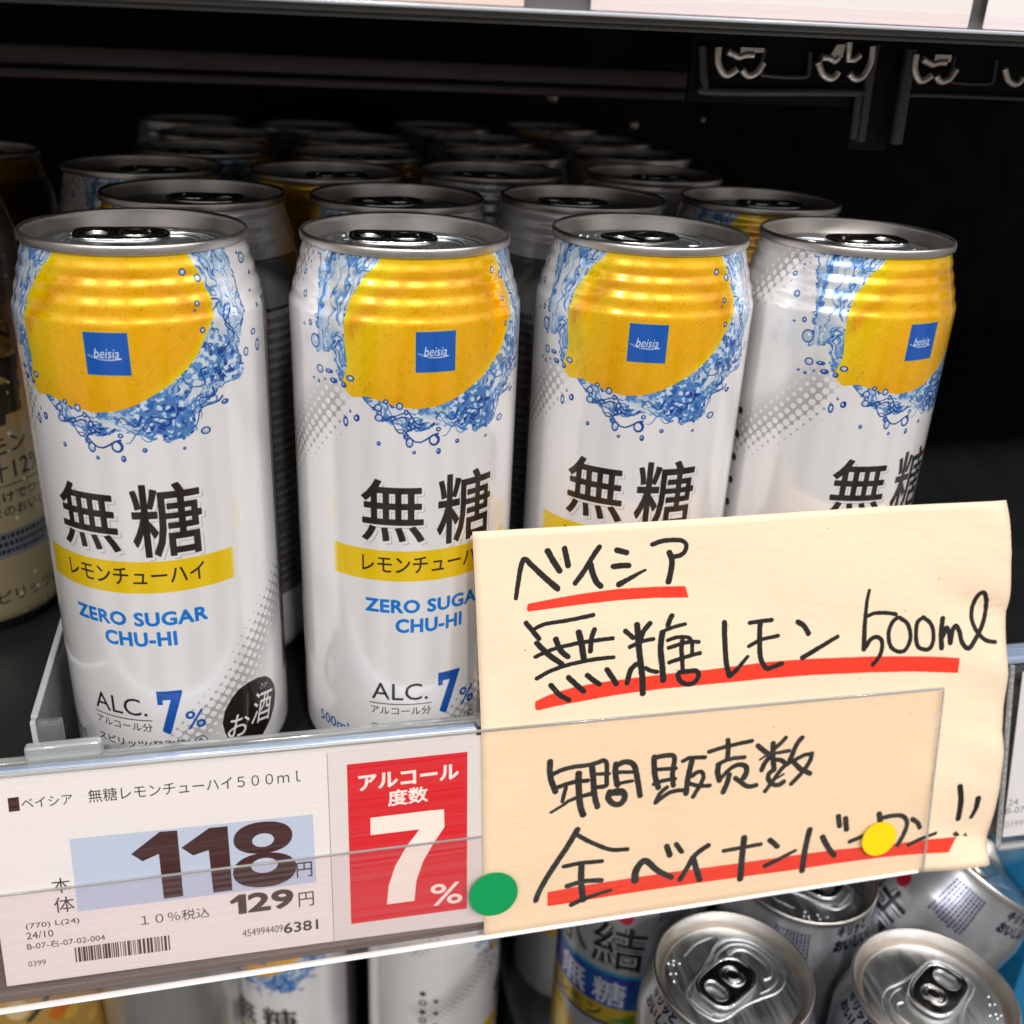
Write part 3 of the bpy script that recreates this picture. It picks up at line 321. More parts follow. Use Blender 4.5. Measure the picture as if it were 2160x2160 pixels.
    for k_ in range(34): # swirling threads of water
        a0 = rs.uniform(-2.9, .75) if k_ % 3 else rs.uniform(-2.4, -.6); r0 = rs.uniform(26, 34); al = rs.uniform(.15, .4); pts = []
        for q in range(9):
            a_ = a0 + al * q / 8; r_ = r0 + 1.6 * math.sin(q * .9 + k_); pts.append((1 + r_ * math.cos(a_), 147 + r_ * .86 * math.sin(a_)))
        t.stroke(pts, .25, .6, dp if k_ % 2 else md, .75)
    # the lemon
    P = np.asarray(LEMON); g = t.grid(P[:, 0].min(), P[:, 1].min(), P[:, 0].max(), P[:, 1].max()); sl, X, Y = g; h, w_ = X.shape; dl = t.polymask(LEMON, X, Y)
    yel = np.asarray(c255(252, 208, 0)); org = np.asarray(c255(248, 182, 0)); drk = np.asarray(c255(232, 156, 0)); bri = np.asarray(c255(250, 222, 0))
    c = org + (yel - org) * np.clip((-X - 15 + (Y - 140) * .25) / 14 + .5 + .25 * (fbm(h, w_, 60, 41) - .5), 0, 1)[..., None]
    arc = Y - (160 - ((X - 2) / 26.) ** 2 * 16 + (X > 2) * 0)
    c = c + (drk - c) * (np.exp(-((arc - 2.5) / 3.2) ** 2) * .75)[..., None]
    c = c + (yel - c) * (np.clip((Y - 161) / 5, 0, 1) * .8)[..., None]
    rim = np.clip(1 + dl / 2.2, 0, 1) * np.clip((Y - 128) / 8, 0, 1); c = c + (bri - c) * rim[..., None] * .85
    low = np.clip((134 - Y) / 8, 0, 1); c = c + (drk - c) * low[..., None] * .45
    spk = fbm(h, w_, 4, 61, 2); c = c * (1 - .12 * np.clip((spk - .62) * 6, 0, 1)[..., None] * np.clip((fbm(h, w_, 50, 63)[..., None] - .35) * 4, 0, 1)); c = c * (1 + .05 * (fbm(h, w_, 9, 62)[..., None] - .5))
    mk = np.clip(.5 - dl * t.p, 0, 1)[..., None]; t.a[sl] = t.a[sl] * (1 - mk) + c * mk
    nav = c255(28, 72, 158)
    for (u, v_, ru, rv, kd) in DROPS:
        ru = max(ru, .35); rv = max(rv, .35)
        if kd == 0: t.ell(u, v_, ru, rv, c255(42, 84, 165)); t.ell(u - ru * .2, v_ + rv * .2, ru * .35, rv * .35, c255(190, 210, 235))
        elif kd == 1: t.ell(u, v_, ru, rv, c255(190, 208, 226), .9); t.ell(u, v_, ru, rv, nav, 1, ring=.17); t.ell(u + ru * .2, v_ + rv * .3, ru * .3, rv * .25, (1, 1, 1), .9)
        else:
            pts = [(u + ru * math.cos(a_), v_ + rv * math.sin(a_)) for a_ in np.linspace(-4.3, 1.1, 16)]; t.stroke(pts, .3, .9, nav, .9)
    # square mark with its writing
    t.rect(-5.6, 136.9, 5.6, 148.2, c255(200, 210, 120), .6); t.rect(-5.45, 137.05, 5.45, 148.0, c255(26, 94, 190))
    t.text('beisia', (-3.3, 141.45, 2.9, 143.95), (1, 1, 1), 0.0, skew=.18)
    t.stroke([(-4.9, 142.2), (-3.5, 141.6), (-1.5, 141.05), (1, 141.0), (3.4, 141.35)], .12, .3, (1, 1, 1)); t.stroke([(-4.9, 142.2), (-2.6, 142.0), (-1.2, 141.6)], .08, .12, (1, 1, 1), .6)
    # writing
    for tx, bx in (('無', (-20.8, 86.9, -2.6, 106.2)), ('糖', (.9, 85.4, 19.6, 107.2))):
        t.text(tx, bx, c255(150, 138, 134), .012, shift=(.95, -1.0), alpha=.55); t.text(tx, bx, c255(240, 238, 237), .012, shift=(.7, -.75)); t.text(tx, bx, c255(44, 35, 30), .015)
    g = t.grid(-30.8, 74.3, 28.4, 84.6); sl, X, Y = g; al_ = np.clip((X + 30.6) / 1.6, 0, 1) * np.clip((28.3 - X) / 1.6, 0, 1) * np.clip((Y - 74.3) * t.p, 0, 1) * np.clip((84.2 - Y) * t.p, 0, 1); t.put(sl, al_, c255(246, 206, 14))
    t.text('レモンチューハイ', (-20.8, 77.0, 18.9, 82.4), c255(44, 36, 24), .012)
    bl = c255(22, 124, 218)
    t.text('ZERO SUGAR', (-20.0, 63.7, 18.6, 68.3), bl, .055, space=1.06); t.text('CHU-HI', (-11.0, 57.0, 9.6, 61.9), bl, .055, space=1.06)
    ink = c255(38, 34, 36)
    t.text('ALC.', (-18.4, 33.0, -1.1, 39.0), ink, .0); t.rect(-19.2, 31.35, .1, 31.65, ink); t.text('アルコール分', (-18.8, 27.5, -.1, 30.5), ink, .01); t.text('スピリッツ(発泡性)', (-18.9, 20.8, 10.5, 24.3), ink, .012); t.text('①', (11.3, 20.6, 15.2, 24.5), ink, .0)
    b2 = c255(16, 84, 178)
    t.text('7', (2.1, 26.6, 9.4, 41.8), b2, .045); t.rect(2.1, 37.1, 3.6, 41.8, b2); t.text('%', (9.5, 27.5, 15.2, 34.0), b2, .014, skew=0); t.text('500ml', (-39.5, 17.4, -26.6, 21.2), b2, .02)
    t.poly(OSAKE, c255(240, 240, 238), 1, .25); t.poly([(30.8 + (x - 30.8) * .985, 24.5 + (y - 24.5) * .985) for x, y in OSAKE], c255(34, 29, 26))
    t.text('お', (21.8, 19.6, 29.0, 27.4), (1, 1, 1), .006, rot=-.28, skew=0); t.text('酒', (30.6, 20.0, 39.2, 30.6), (1, 1, 1), .004, rot=-.28); t.text('さけ', (34.3, 31.6, 37.7, 33.6), (1, 1, 1), 0, rot=-.28)
    # back of the can: caution text, table, big mark (small print kept to unreadable rows of marks)
    rs = np.random.RandomState(12)
    t.rect(50, 30, 100, 151, c255(128, 126, 126)); t.text('ALC', (56, 139, 76, 147), ink, .03); t.rect(56, 134, 92, 135.2, ink)
    for r_ in range(30):
        y = 130 - r_ * 3.3; x = 56
        while x < 96:
            ww = rs.uniform(.7, 1.6); t.rect(x, y, x + ww, y + 1.7, c255(52, 50, 54), .75); t.rect(x + ww * .3, y + .3, x + ww * .6, y + 1.3, c255(128, 126, 126), .8); x += ww + .4
        if r_ in (8, 15, 22): t.rect(56, y - .9, 96, y - .6, ink)
    for r_ in range(14): t.ell(-62, 118 - r_ * 6, 1.5, 1.5, c255(40, 40, 48), ring=.4 if r_ % 2 else 0)
    for r_ in range(9): t.text('●', (-57, 112 - r_ * 8, -54.5, 114.5 - r_ * 8), c255(60, 60, 66))
    return t
LABEL_LEMON = lemon_label()
LEMON_BODY = mat('lemon_can_print', rough=.21, metal=.33, coat=.9, coat_rough=.04, img=LABEL_LEMON.image('lemon_can_print'))
# ------------------------------------------------------------------ can geometry
N_BEADS = 1
SMOOTH = [p for p in PROF if p[0] <= 12] + [(146, 33.0), (149, 32.85), (152, 32.3), (156, 31.0), (160, 29.7), (163, 28.9), (164.6, 28.6), (166.1, 28.5)]
def can_body(name, material, parent, neck=None):
    prof = [(v_, r) for v_, r in (neck or PROF)]; fine = []
    for (v0, r0), (v1, r1) in zip(prof, prof[1:]):
        n = 2 if v1 - v0 < 4 else 14
        if 149 <= v0 < 165: n = 3
        for k_ in range(n):
            t_ = k_ / n; fine.append((v0 + (v1 - v0) * t_, r0 + (r1 - r0) * t_))
    fine.append(prof[-1]); fine = np.array(fine)
    sel = fine[:, 0] > 149; rr = fine[:, 1].copy()
    for _ in range(5 if neck else 3): rr[1:-1] = np.where(sel[1:-1], (rr[:-2] + 2 * rr[1:-1] + rr[2:]) / 4, rr[1:-1])
    pf = [(0, 0.0001)] + [(float(a), float(b)) for a, b in zip(fine[:, 0], rr)]
    bm = revolve(pf, 128); return from_bm(name, bm, material, parent, smooth=True)
def lid_mesh():
    # v is height over the base; the seam's top is at 168.6
    p = [(166.0, 28.45), (165.95, 28.9), (166.15, 29.2), (166.5, 29.32), (167.9, 29.32), (168.35, 29.15), (168.6, 28.8), (168.55, 28.4), (168.2, 28.15), (167.3, 28.05), (166.6, 27.9), (165.0, 27.5), (163.6, 27.1), (162.5, 26.7), (162.0, 26.3), (161.9, 25.9), (162.1, 25.5), (162.8, 25.3), (163.6, 25.1), (163.95, 24.8), (164.05, 24.2), (164.05, 0)]
    q = []
    for (v0, r0), (v1, r1) in zip(p, p[1:]):
        for k_ in range(2): q.append((v0 + (v1 - v0) * k_ / 2, r0 + (r1 - r0) * k_ / 2))
    q.append(p[-1]); bm = revolve(q, 96); me = bpy.data.meshes.new('lid'); bm.to_mesh(me); bm.free(); return me
LID = lid_mesh(); PANEL_Z = .16405
def rrect(x0, x1, y0, y1, r, n=6):
    o = []
    for cx, cy, a0 in ((x1 - r, y1 - r, 0), (x0 + r, y1 - r, PI / 2), (x0 + r, y0 + r, PI), (x1 - r, y0 + r, 3 * PI / 2)):
        for k_ in range(n + 1):
            a = a0 + PI / 2 * k_ / n; o.append((cx + r * math.cos(a), cy + r * math.sin(a)))
    return o
def tab_mesh():
    # stay-on tab: ring end towards -x, nose towards +x, rivet at 0
    out = smooth_path([(-15.2, 0, 0), (-14.6, 4.6, 0), (-11.5, 7.3, 0), (-5, 7.9, 0), (2, 7.6, 0), (6.2, 5.6, 0), (8.0, 2.4, 0), (8.0, -2.4, 0), (6.2, -5.6, 0), (2, -7.6, 0), (-5, -7.9, 0), (-11.5, -7.3, 0), (-14.6, -4.6, 0)], 5, True)
    out = [(p.x * .001, p.y * .001) for p in out]; hole = [(x * .001, y * .001) for x, y in rrect(-13.0, -6.6, -4.8, 4.8, 2.9)]
    hole2 = [(x * .001, y * .001) for x, y in rrect(-3.6, 3.4, -4.4, 4.4, 3.3)]
    me = curve_mesh('tab', [(out, True), (hole, True)], extrude=.00020, bevel=.00045)
    bm = bmesh.new(); bm.from_mesh(me)
    rol = curve_mesh('r', [([(p[0], p[1], .0002) for p in out], True)], bevel=.0008, dims='3D'); bm.from_mesh(rol)
    h2 = curve_mesh('r', [([(p[0], p[1], .0002) for p in hole], True)], bevel=.0006, dims='3D'); bm.from_mesh(h2)
    tg = curve_mesh('r', [([(p[0], p[1], .0008) for p in hole2], False)], bevel=.00045, dims='3D'); bm.from_mesh(tg)
    tg = curve_mesh('r', [([(.0030 * math.cos(a * PI / 12), .0030 * math.sin(a * PI / 12), .0008) for a in range(24)], True)], bevel=.0004, dims='3D'); bm.from_mesh(tg)
    nub = curve_mesh('r', [([(.0018 * math.cos(a * PI / 12), .0022 * math.sin(a * PI / 12)) for a in range(24)], True)], extrude=.0008, bevel=.0004); bm.from_mesh(nub)
    nose = curve_mesh('r', [([(.004, .0042, .0001), (.0062, .003, .0001), (.0069, 0, .0001), (.0062, -.003, .0001), (.004, -.0042, .0001)], False)], bevel=.0004, dims='3D'); bm.from_mesh(nose)
    for v_ in bm.verts: v_.co.z += .0017 + max(0, -v_.co.x - .004) * .03
    me2 = bpy.data.meshes.new('tab'); bm.to_mesh(me2); bm.free(); return me2
TAB = tab_mesh()
def beads_mesh():
    bm = bmesh.new(); Z = .0001
    def tube(pts, r, cyc=False, n=6):
        me = curve_mesh('b', [([(p.x * .001, p.y * .001, Z) for p in smooth_path([(x, y, 0) for x, y in pts], n, cyc)], cyc)], bevel=r, dims='3D'); b0 = len(bm.verts); bm.from_mesh(me); bpy.data.meshes.remove(me)
        bm.verts.ensure_lookup_table()
        for v_ in bm.verts[b0:]: v_.co.z = Z + (v_.co.z - Z) * .55
    # recess outline round tab and opening (pear shape), score line, inner bead, finger dent
    tube([(21.4, 0), (20.6, 5.5), (18, 10), (13.5, 13.2), (8, 13.6), (2, 11.6), (-6, 9.4), (-13, 8.8), (-17.5, 7.4), (-19.2, 4), (-19.8, 0), (-19.2, -4), (-17.5, -7.4), (-13, -8.8), (-6, -9.4), (2, -11.6), (8, -13.6), (13.5, -13.2), (18, -10), (20.6, -5.5)], .00055, True)
    tube([(3.5, 10.2), (8, 11.2), (13, 10.6), (17, 7.6), (18.9, 3), (18.9, -3), (17, -7.6), (13, -10.6), (8, -11.2), (3.5, -10.2)], .00035)
    tube([(8.6, 8.2), (12.5, 8.0), (15.6, 5.2), (16.3, 0), (15.6, -5.2), (12.5, -8.0), (9.5, -7.2)], .0007)
    tube([(-17.6, 4.6), (-17.9, 2), (-17.9, -2), (-17.6, -4.6)], .0008)
    tube([(-5, 18.5), (3, 19.4), (10, 17.6)], .00022)
    for x, y in ((-9, 17.5), (-11.2, 18.6), (-9.8, 19.8), (-13.6, 15.4), (-15.2, 16.6), (-12.2, 20.2), (-16.8, 13.6)):
        bmesh.ops.create_uvsphere(bm, u_segments=8, v_segments=5, radius=.0005, matrix=Matrix.Translation((x * .001, y * .001, 0)))
    me = bpy.data.meshes.new('beads'); bm.to_mesh(me); bm.free(); return me
BEADS = beads_mesh()
for me, m in ((LID, ALU), (TAB, ALU_TAB), (BEADS, ALU_PANEL)):
    me.materials.append(m)
    if me is LID:
        me.materials.append(ALU_PANEL)
        for f in me.polygons:
            if (f.center.x ** 2 + f.center.y ** 2) ** .5 < .0246: f.material_index = 1
    me.polygons.foreach_set('use_smooth', [True] * len(me.polygons))
LID.set_sharp_from_angle(angle=math.radians(60)); TAB.set_sharp_from_angle(angle=math.radians(40))
def put(name, me, parent, loc=(0, 0, 0), rz=0):
    o = bpy.data.objects.new(name, me); COL.objects.link(o); o.parent = parent; o.location = loc; o.rotation_euler = (0, 0, rz); return o
def make_can(name, material, loc, spin, tabrot, tilt=None):
    r = empty(name, loc)
    b = can_body('body', material, r, SMOOTH if name in ('silver_can', 'gold_can', 'amber_can', 'black_can') else None); b.rotation_euler = (0, 0, spin)
    ld = put('lid', LID, r); ld.rotation_euler = (0, 0, 0)
    put('opening_bead', BEADS, ld, (0, 0, PANEL_Z), tabrot); put('tab', TAB, r, (0, 0, PANEL_Z), tabrot)
    return r
def copy_can(src, loc, spin, tabrot):
    r = src.copy(); COL.objects.link(r); r.location = loc
    for ch in src.children:
        c = ch.copy(); COL.objects.link(c); c.parent = r
        if ch.name.startswith('body'): c.rotation_euler = (0, 0, spin)
        if ch.name.startswith('tab'): c.rotation_euler = (0, 0, tabrot)
        for g_ in ch.children:
            d = g_.copy(); COL.objects.link(d); d.parent = c; d.rotation_euler = (0, 0, tabrot)
    return r
SHELF_Z = -.003
rest = [(-1.75, 2.9), (-1.95, .35), (2.6, .1), (-.2, 2.9), (.45, 2.9), (-.6, 3.1), (1.05, .2), (2.8, 3.), (1.2, .3), (.2, 2.9), (1.9, 3.3), (2.6, .2), (.8, 0), (-1.1, 3.), (2, .5), (.4, 2.8), (-2, .1), (1.1, 3.), (.1, .3), (-.5, 3.)]
front_tab = [.08, -.05, .42, PI - .12]
rown = ['front row', 'second row', 'third row', 'fourth row', 'fifth row', 'hindmost row']
coln = ['leftmost', 'second from the left', 'third from the left', 'rightmost']
front_lab = ['leftmost white lemon can of the front row, showing a black round seal',
             'second white lemon can of the front row, cream sign over its right edge',
             'third white lemon can of the front row, yellow band cut off by sign',
             'rightmost white lemon can of the front row with its lemon turned right']
lemons = []
for i, (x, y) in enumerate(CANS):
    rw, cl = divmod(i, 4); loc = (x, y, SHELF_Z + .0001)
    if i < 4: spin, tr = SPINS[i], front_tab[i]
    else: spin, tr = rest[i - 4]; 
    o = make_can('lemon_can', LEMON_BODY, loc, spin, tr) if i == 0 else copy_can(lemons[0], loc, spin, tr)
    tag(o, front_lab[i] if i < 4 else 'white lemon can, %s in the %s' % (coln[cl], rown[rw]), 'drink can', 'white lemon drink cans on the middle shelf')
    lemons.append(o)
# ------------------------------------------------------------------ gold lemon cans on the left
def gold_label():
    t = Tex(2 * PI * 33, 168.6, 6, c255(176, 160, 128)); t.ox = PI * 33; h, w_ = t.h, t.w
    Y = (np.arange(h) / t.p)[:, None]; n = fbm(h, w_, 40, 5)
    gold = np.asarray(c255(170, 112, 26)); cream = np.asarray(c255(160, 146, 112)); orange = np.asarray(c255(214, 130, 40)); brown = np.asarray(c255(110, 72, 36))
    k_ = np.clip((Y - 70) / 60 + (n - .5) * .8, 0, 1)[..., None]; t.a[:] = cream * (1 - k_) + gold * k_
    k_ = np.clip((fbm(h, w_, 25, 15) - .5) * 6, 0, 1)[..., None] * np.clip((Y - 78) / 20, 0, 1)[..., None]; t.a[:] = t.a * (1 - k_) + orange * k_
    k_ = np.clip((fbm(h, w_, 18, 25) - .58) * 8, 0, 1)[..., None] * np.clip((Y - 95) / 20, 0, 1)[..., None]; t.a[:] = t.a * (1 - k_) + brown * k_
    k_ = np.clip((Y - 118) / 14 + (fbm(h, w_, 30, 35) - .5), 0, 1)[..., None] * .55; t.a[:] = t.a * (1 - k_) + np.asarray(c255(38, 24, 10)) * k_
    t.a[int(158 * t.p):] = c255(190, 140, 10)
    ink = c255(28, 24, 24)
    t.text('KIRIN', (7, 114.2, 36.6, 119.5), ink, .03); t.text('搾', (9, 84, 37.0, 110.5), ink, .05, skew=.05)
    t.text('レモン', (12, 73.5, 36, 79.8), ink, .02); t.text('果汁12%', (8, 63, 42, 71.8), ink, .01)
    t.rect(-4, 61.2, 50, 61.6, ink); t.text('お酒だけでつくる', (6, 55.0, 48, 59.2), ink, .03); t.text('そのままのおいしさ', (2, 49.5, 46, 53.6), ink, .02)
    t.rect(-20, 33.5, 70, 43.8, c255(112, 118, 128)); rs = np.random.RandomState(2)
    for r_ in range(3):
        x = -10
        while x < 60: ww = rs.uniform(.8, 1.7); t.rect(x, 35 + r_ * 2.9, x + ww, 36.9 + r_ * 2.9, ink, .6); x += ww + .5
    t.text('スピリッツ(発泡性)①', (8, 14, 66, 20.3), ink, .012)
    t.a[:int(7.5 * t.p)] = c255(22, 22, 24)
    rs = np.random.RandomState(8)
    for _ in range(160):
        u, v_ = rs.uniform(-70, 70), rs.uniform(8, 150); t.ell(u, v_, rs.uniform(.4, 1.1), rs.uniform(.4, 1), c255(225, 215, 190), .5)
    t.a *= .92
    return t
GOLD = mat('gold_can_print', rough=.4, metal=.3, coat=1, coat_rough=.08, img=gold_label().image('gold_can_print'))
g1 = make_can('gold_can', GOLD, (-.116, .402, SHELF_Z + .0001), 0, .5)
tag(g1, 'gold and cream lemon drink can cut off by the left edge, nearer of the two', 'drink can', 'gold drink cans left of the divider')
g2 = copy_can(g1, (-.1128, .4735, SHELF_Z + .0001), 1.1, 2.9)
tag(g2, 'gold drink can in the dark at the far left, standing behind the nearer gold can', 'drink can')
# ------------------------------------------------------------------ silver cans on the shelf below
def silver_label():
    t = Tex(2 * PI * 33, 168.6, 6, c255(178, 180, 184)); t.ox = PI * 33; h, w_ = t.h, t.w
    Y = (np.arange(h) / t.p)[:, None]; X = ((np.arange(w_) + .5) / t.p - t.ox)[None]
    nav = c255(24, 30, 78); ink = c255(24, 26, 30)
    t.a[:] *= (1 + .05 * (fbm(h, w_, 50, 5)[..., None] - .5))
    for tx, bx in (('氷', (-25, 116, -4, 141)), ('結', (-1.5, 116, 22, 141))):
        t.text(tx, bx, c255(60, 60, 60), .06); t.text(tx, bx, c255(215, 215, 212), .035); t.text(tx, bx, ink, .006)
    t.ell(12, 146, 3.2, 3.6, c255(214, 40, 70))
    k_ = np.exp(-((X + 0) / 60) ** 8) * np.ones_like(Y); m = k_ * np.clip((Y - 92.6) * 6, 0, 1) * np.clip((113.4 - Y) * 6, 0, 1); f = fbm(h, w_, 30, 9)[..., None]
    t.a[:] = t.a * (1 - m[..., None]) + (np.asarray(c255(24, 44, 150)) * (1 - f) + np.asarray(c255(40, 120, 200)) * f) * m[..., None]
    t.rect(-52, 111.5, 52, 113.6, c255(40, 160, 200), .9)
    m = k_ * np.clip((Y - 82.8) * 6, 0, 1) * np.clip((92.6 - Y) * 6, 0, 1); t.put((slice(0, h), slice(0, w_)), m, c255(206, 178, 30)); t.rect(-52, 81.2, 52, 82.9, c255(30, 40, 100))
    t.text('無', (-20, 94, -3, 109), c255(226, 228, 236), .02); t.text('糖', (.5, 93.6, 16, 108.5), c255(226, 228, 236), .02)
    t.text('レモン', (-19, 84, 6, 91.4), c255(60, 60, 30), .04); t.poly([(8, 84), (24, 92), (30, 84)], c255(90, 150, 60), .6)
    for cx, cy, r_ in ((-22, 64, 16), (2, 58, 15), (24, 66, 14)):
        t.ell(cx, cy, r_, r_ * .9, c255(222, 172, 40)); t.ell(cx + 2, cy, r_ * .6, r_ * .55, c255(236, 205, 90), .8)
    t.text('キリッと', (53, 160.6, 70, 165.5), c255(12, 16, 50), .07, skew=.25); t.text('おいしい！', (51.5, 155.0, 71.5, 159.9), c255(12, 16, 50), .07, skew=.25)
    rs = np.random.RandomState(5)
    for r_ in range(26):
        x0 = (78 + r_ * 1.55) if r_ < 16 else 26 + (r_ - 16) * 1.6; y = 162
        while y > (70 if r_ < 16 else 146): hh = rs.uniform(.6, 1.3); t.rect(x0, y - hh, x0 + 1.0, y, nav, .7); y -= hh + .4
    t.rect(76, 100, 77, 163, nav, .8)
    t.text('0120', (-84, 140, -66, 144), nav, .02)
    for r_ in range(15):
        x = -96; y = 160 - r_ * 3
        while x < -60: ww = rs.uniform(.7, 1.5); t.rect(x, y, x + ww, y + 1.6, nav, .6); x += ww + .4
    return t
SILVER = mat('silver_can_print', rough=.3, metal=.75, coat=.8, coat_rough=.07, img=silver_label().image('silver_can_print'))
LZ = -.0925 - .1686
def s_can(x, y, spin, tr, label, src=None, name='silver_can', m=None, z=LZ):
    o = copy_can(src, (x, y, z), spin / 33., tr) if src else make_can(name, m or SILVER, (x, y, z), spin / 33., tr)
    tag(o, label, 'drink can', 'drink cans on the lower shelf'); return o
sA = s_can(.1553, .2442, -109, .5, 'silver can under the sign, its tab ring pointing down left')
sA.children[0]
sB = s_can(.2248, .2223, -116, -2.6, 'silver can with the bright lid in the lower right corner', sA)
sC = s_can(.207, .287, -54, 2.2, 'silver can with a dark lid half hidden under the cream sign', sA)
sD = s_can(.149, .325, -28, .3, 'silver can with a blue band, yellow stripe and white writing, left of the front lids', sA)
s4 = s_can(.150, .400, -50, .3, 'silver can in the shade directly left of the blue banded can', sA)
sE = s_can(.2789, .2779, -60, .4, 'silver can leaning to the right against the blue carton, text columns down its side', sA)
nv = Vector((.62, -.0559, 1)).normalized(); qq = Vector((0, 0, 1)).rotation_difference(nv)
sE.rotation_mode = 'QUATERNION'; sE.rotation_quaternion = qq; sE.location = Vector((.2850, .2779, -.0905)) - nv * .1686
# cans at the lower left
def blur_label(kind):
    t = Tex(2 * PI * 33, 168.6, 4, c255(176, 174, 170)); t.ox = PI * 33; h, w_ = t.h, t.w
    if kind == 0:
        f = fbm(h, w_, 26, 5)[..., None]; t.a[:] = np.asarray(c255(206, 150, 50)) * f + np.asarray(c255(190, 160, 100)) * (1 - f); t.ell(-2, 118, 5, 6, c255(235, 205, 150)); t.stroke([(2, 110), (10, 118), (16, 130)], 2.5, 3, c255(70, 66, 46)); t.ell(16, 108, 6, 5, c255(222, 120, 30), .8)
        for q in range(20): t.ell(RNG.uniform(-60, 60), RNG.uniform(60, 150), 4, 4, c255(222, 180, 70), .5)
    else:
        t.a[:] *= 1 + .12 * (fbm(h, w_, 60, 9, 3, .3)[..., None] - .5)
    return t
AMBER = mat('amber_can_print', rough=.4, metal=.4, coat=.6, img=blur_label(0).image('amber_can_print')); PLAIN = mat('plain_can_print', rough=.3, metal=.7, coat=.6, img=blur_label(1).image('plain_can_print'))
LFZ = -.312; LSZ = -.350
l0 = s_can(-.128, .40, 5, .3, 'blurred amber and gold can at the bottom left corner under the price rail', None, 'amber_can', AMBER, LFZ)
l1 = s_can(-.0635, .402, 5, .3, 'blurred plain silver can under the price rail, second from the bottom left corner', None, 'silver_can', PLAIN, LFZ)
l2 = copy_can(lemons[0], (-.0015, .418, LSZ), .0, .3)
tag(box('riser_tray', (-.175, -.0365, .35, .45, LSZ, LFZ - .0003), BLACK_SATIN), 'black tray under the blurred amber can at lower left', 'tray'); tag(box('riser_tray', (.032, .104, .33, .42, LSZ, LFZ - .0003), BLACK_SATIN), 'small black tray under the pale blurred can below the alcohol card', 'tray')
for ch in l2.children:
    if ch.name.startswith('body'): ch.rotation_euler = (0, 0, -.62)
tag(l2, 'blurred white lemon can under the price rail with its blue splash turned left', 'drink can', 'drink cans on the lower shelf')
l3 = copy_can(lemons[0], (.0665, .372, LFZ), 2.9, .3)
tag(l3, 'blurred pale silver can under the red alcohol card, yellow touches at its right edge', 'drink can', 'drink cans on the lower shelf')
for ch in l3.children:
    if ch.name.startswith('body'): ch.rotation_euler = (0, 0, 1.55)
# ------------------------------------------------------------------ shelves and cabinet
def struct(name, dims, m, bev=0): return tag(box(name, dims, m, None, bev), kind='structure')
def shelf_thing(name, dims, m, label):
    return tag(box(name, dims, m, None, .001), label, 'shelf')
shelf_thing('middle_shelf', (-.9, .95, .262, .80, -.014, SHELF_Z), SHELF_MAT, 'dark grey metal shelf carrying the white lemon cans')
shelf_thing('lower_shelf', (-.9, .95, .10, .80, LSZ - .012, LSZ - .0002), SHELF_MAT, 'dark shelf underneath carrying the blurred and silver cans')
us = empty('upper_shelf', (0, .26, .235)); tag(us, 'dark shelf overhead with its underside in shadow', 'shelf')
def pbox(name, dims, m, par, bev=0):
    o = box(name, dims, m, None, bev); o.parent = par; o.matrix_parent_inverse = par.matrix_basis.inverted(); return o
bpy.context.view_layer.update()
pbox('deck', (-.9, .95, .262, .80, .236, .25), BLACK, us); pbox('front_edge', (-.9, .95, .2535, .2615, .2245, .252), BLACK_SATIN, us, .001)
tag(box('riser_tray', (.11, .36, .17, .44, LSZ, LZ - .0003), BLACK_SATIN), 'black tray lifting the silver cans on the lower shelf', 'tray')
tag(box('back_wall', (-1.2, 1.3, .80, .82, -.6, .6), BLACK), kind='structure')
# beam under the upper shelf
def beam(y, z0, z1, x0, x1, zl=0):
    bm = bmesh.new(); bm_box(bm, x0, x1, y, y + .02, z0, z1, .0012); bm_box(bm, x0, x1, y - .004, y + .001, z0 - .0035, z0 - .0002, .0008); return from_bm('cross_beam', bm, BROWN_BEAM, None, True, 40)
bb = beam(.40, .1995, .2065, -.6, .1655); bb.rotation_euler = (0, 0, 0); tag(bb, 'long dull brown steel beam under the upper shelf, above the rear cans', 'beam')
# bracket plates with rounded frames and galvanised hooks
br = empty('shelf_bracket', (.16, .315, .205)); tag(br, 'black pressed steel bracket with rounded frame lines and bright curled hooks, upper right', 'bracket')
bpy.context.view_layer.update()
def tube_part(name, pts, r, m, par, cyc=False, flat=1, sm=True):
    P = smooth_path([(p[0], p[1], p[2]) for p in pts], 6, cyc) if sm else [Vector(p) for p in pts]
    me = curve_mesh(name, [([(p.x, p.y, p.z) for p in P], cyc)], bevel=r, dims='3D', bres=3); o = link_mesh(name, me, m); o.parent = par; o.matrix_parent_inverse = par.matrix_basis.inverted(); return o
FRAME = mat('frame_edge', (.065, .06, .057), .4, 0, rnoise=(60, (1, 1, 1), .3, .5))
tube_part('frame', BRK['frame1'], .0013, FRAME, br); tube_part('frame', BRK['mid'], .0008, FRAME, br)
pbox('web_plate', (.13, .1885, .3165, .3185, .2, .236), BLACK, br); pbox('web_plate', (.1885, .202, .319, .321, .187, .236), BLACK, br)
tube_part('post_edge', BRK['post'], .0016, FRAME, br)
for k_ in ('hookA1', 'hookA2', 'hookB1', 'hookB2'): tube_part('hook', [(p[0], p[1] - .003, p[2]) for p in BRK[k_]], .00105, CHROME, br)
for k_ in ('clipA', 'clipB', 'clipC'): tube_part('clip', [(p[0], p[1] - .003, p[2]) for p in BRK[k_]], .0011, CHROME, br, sm=False)
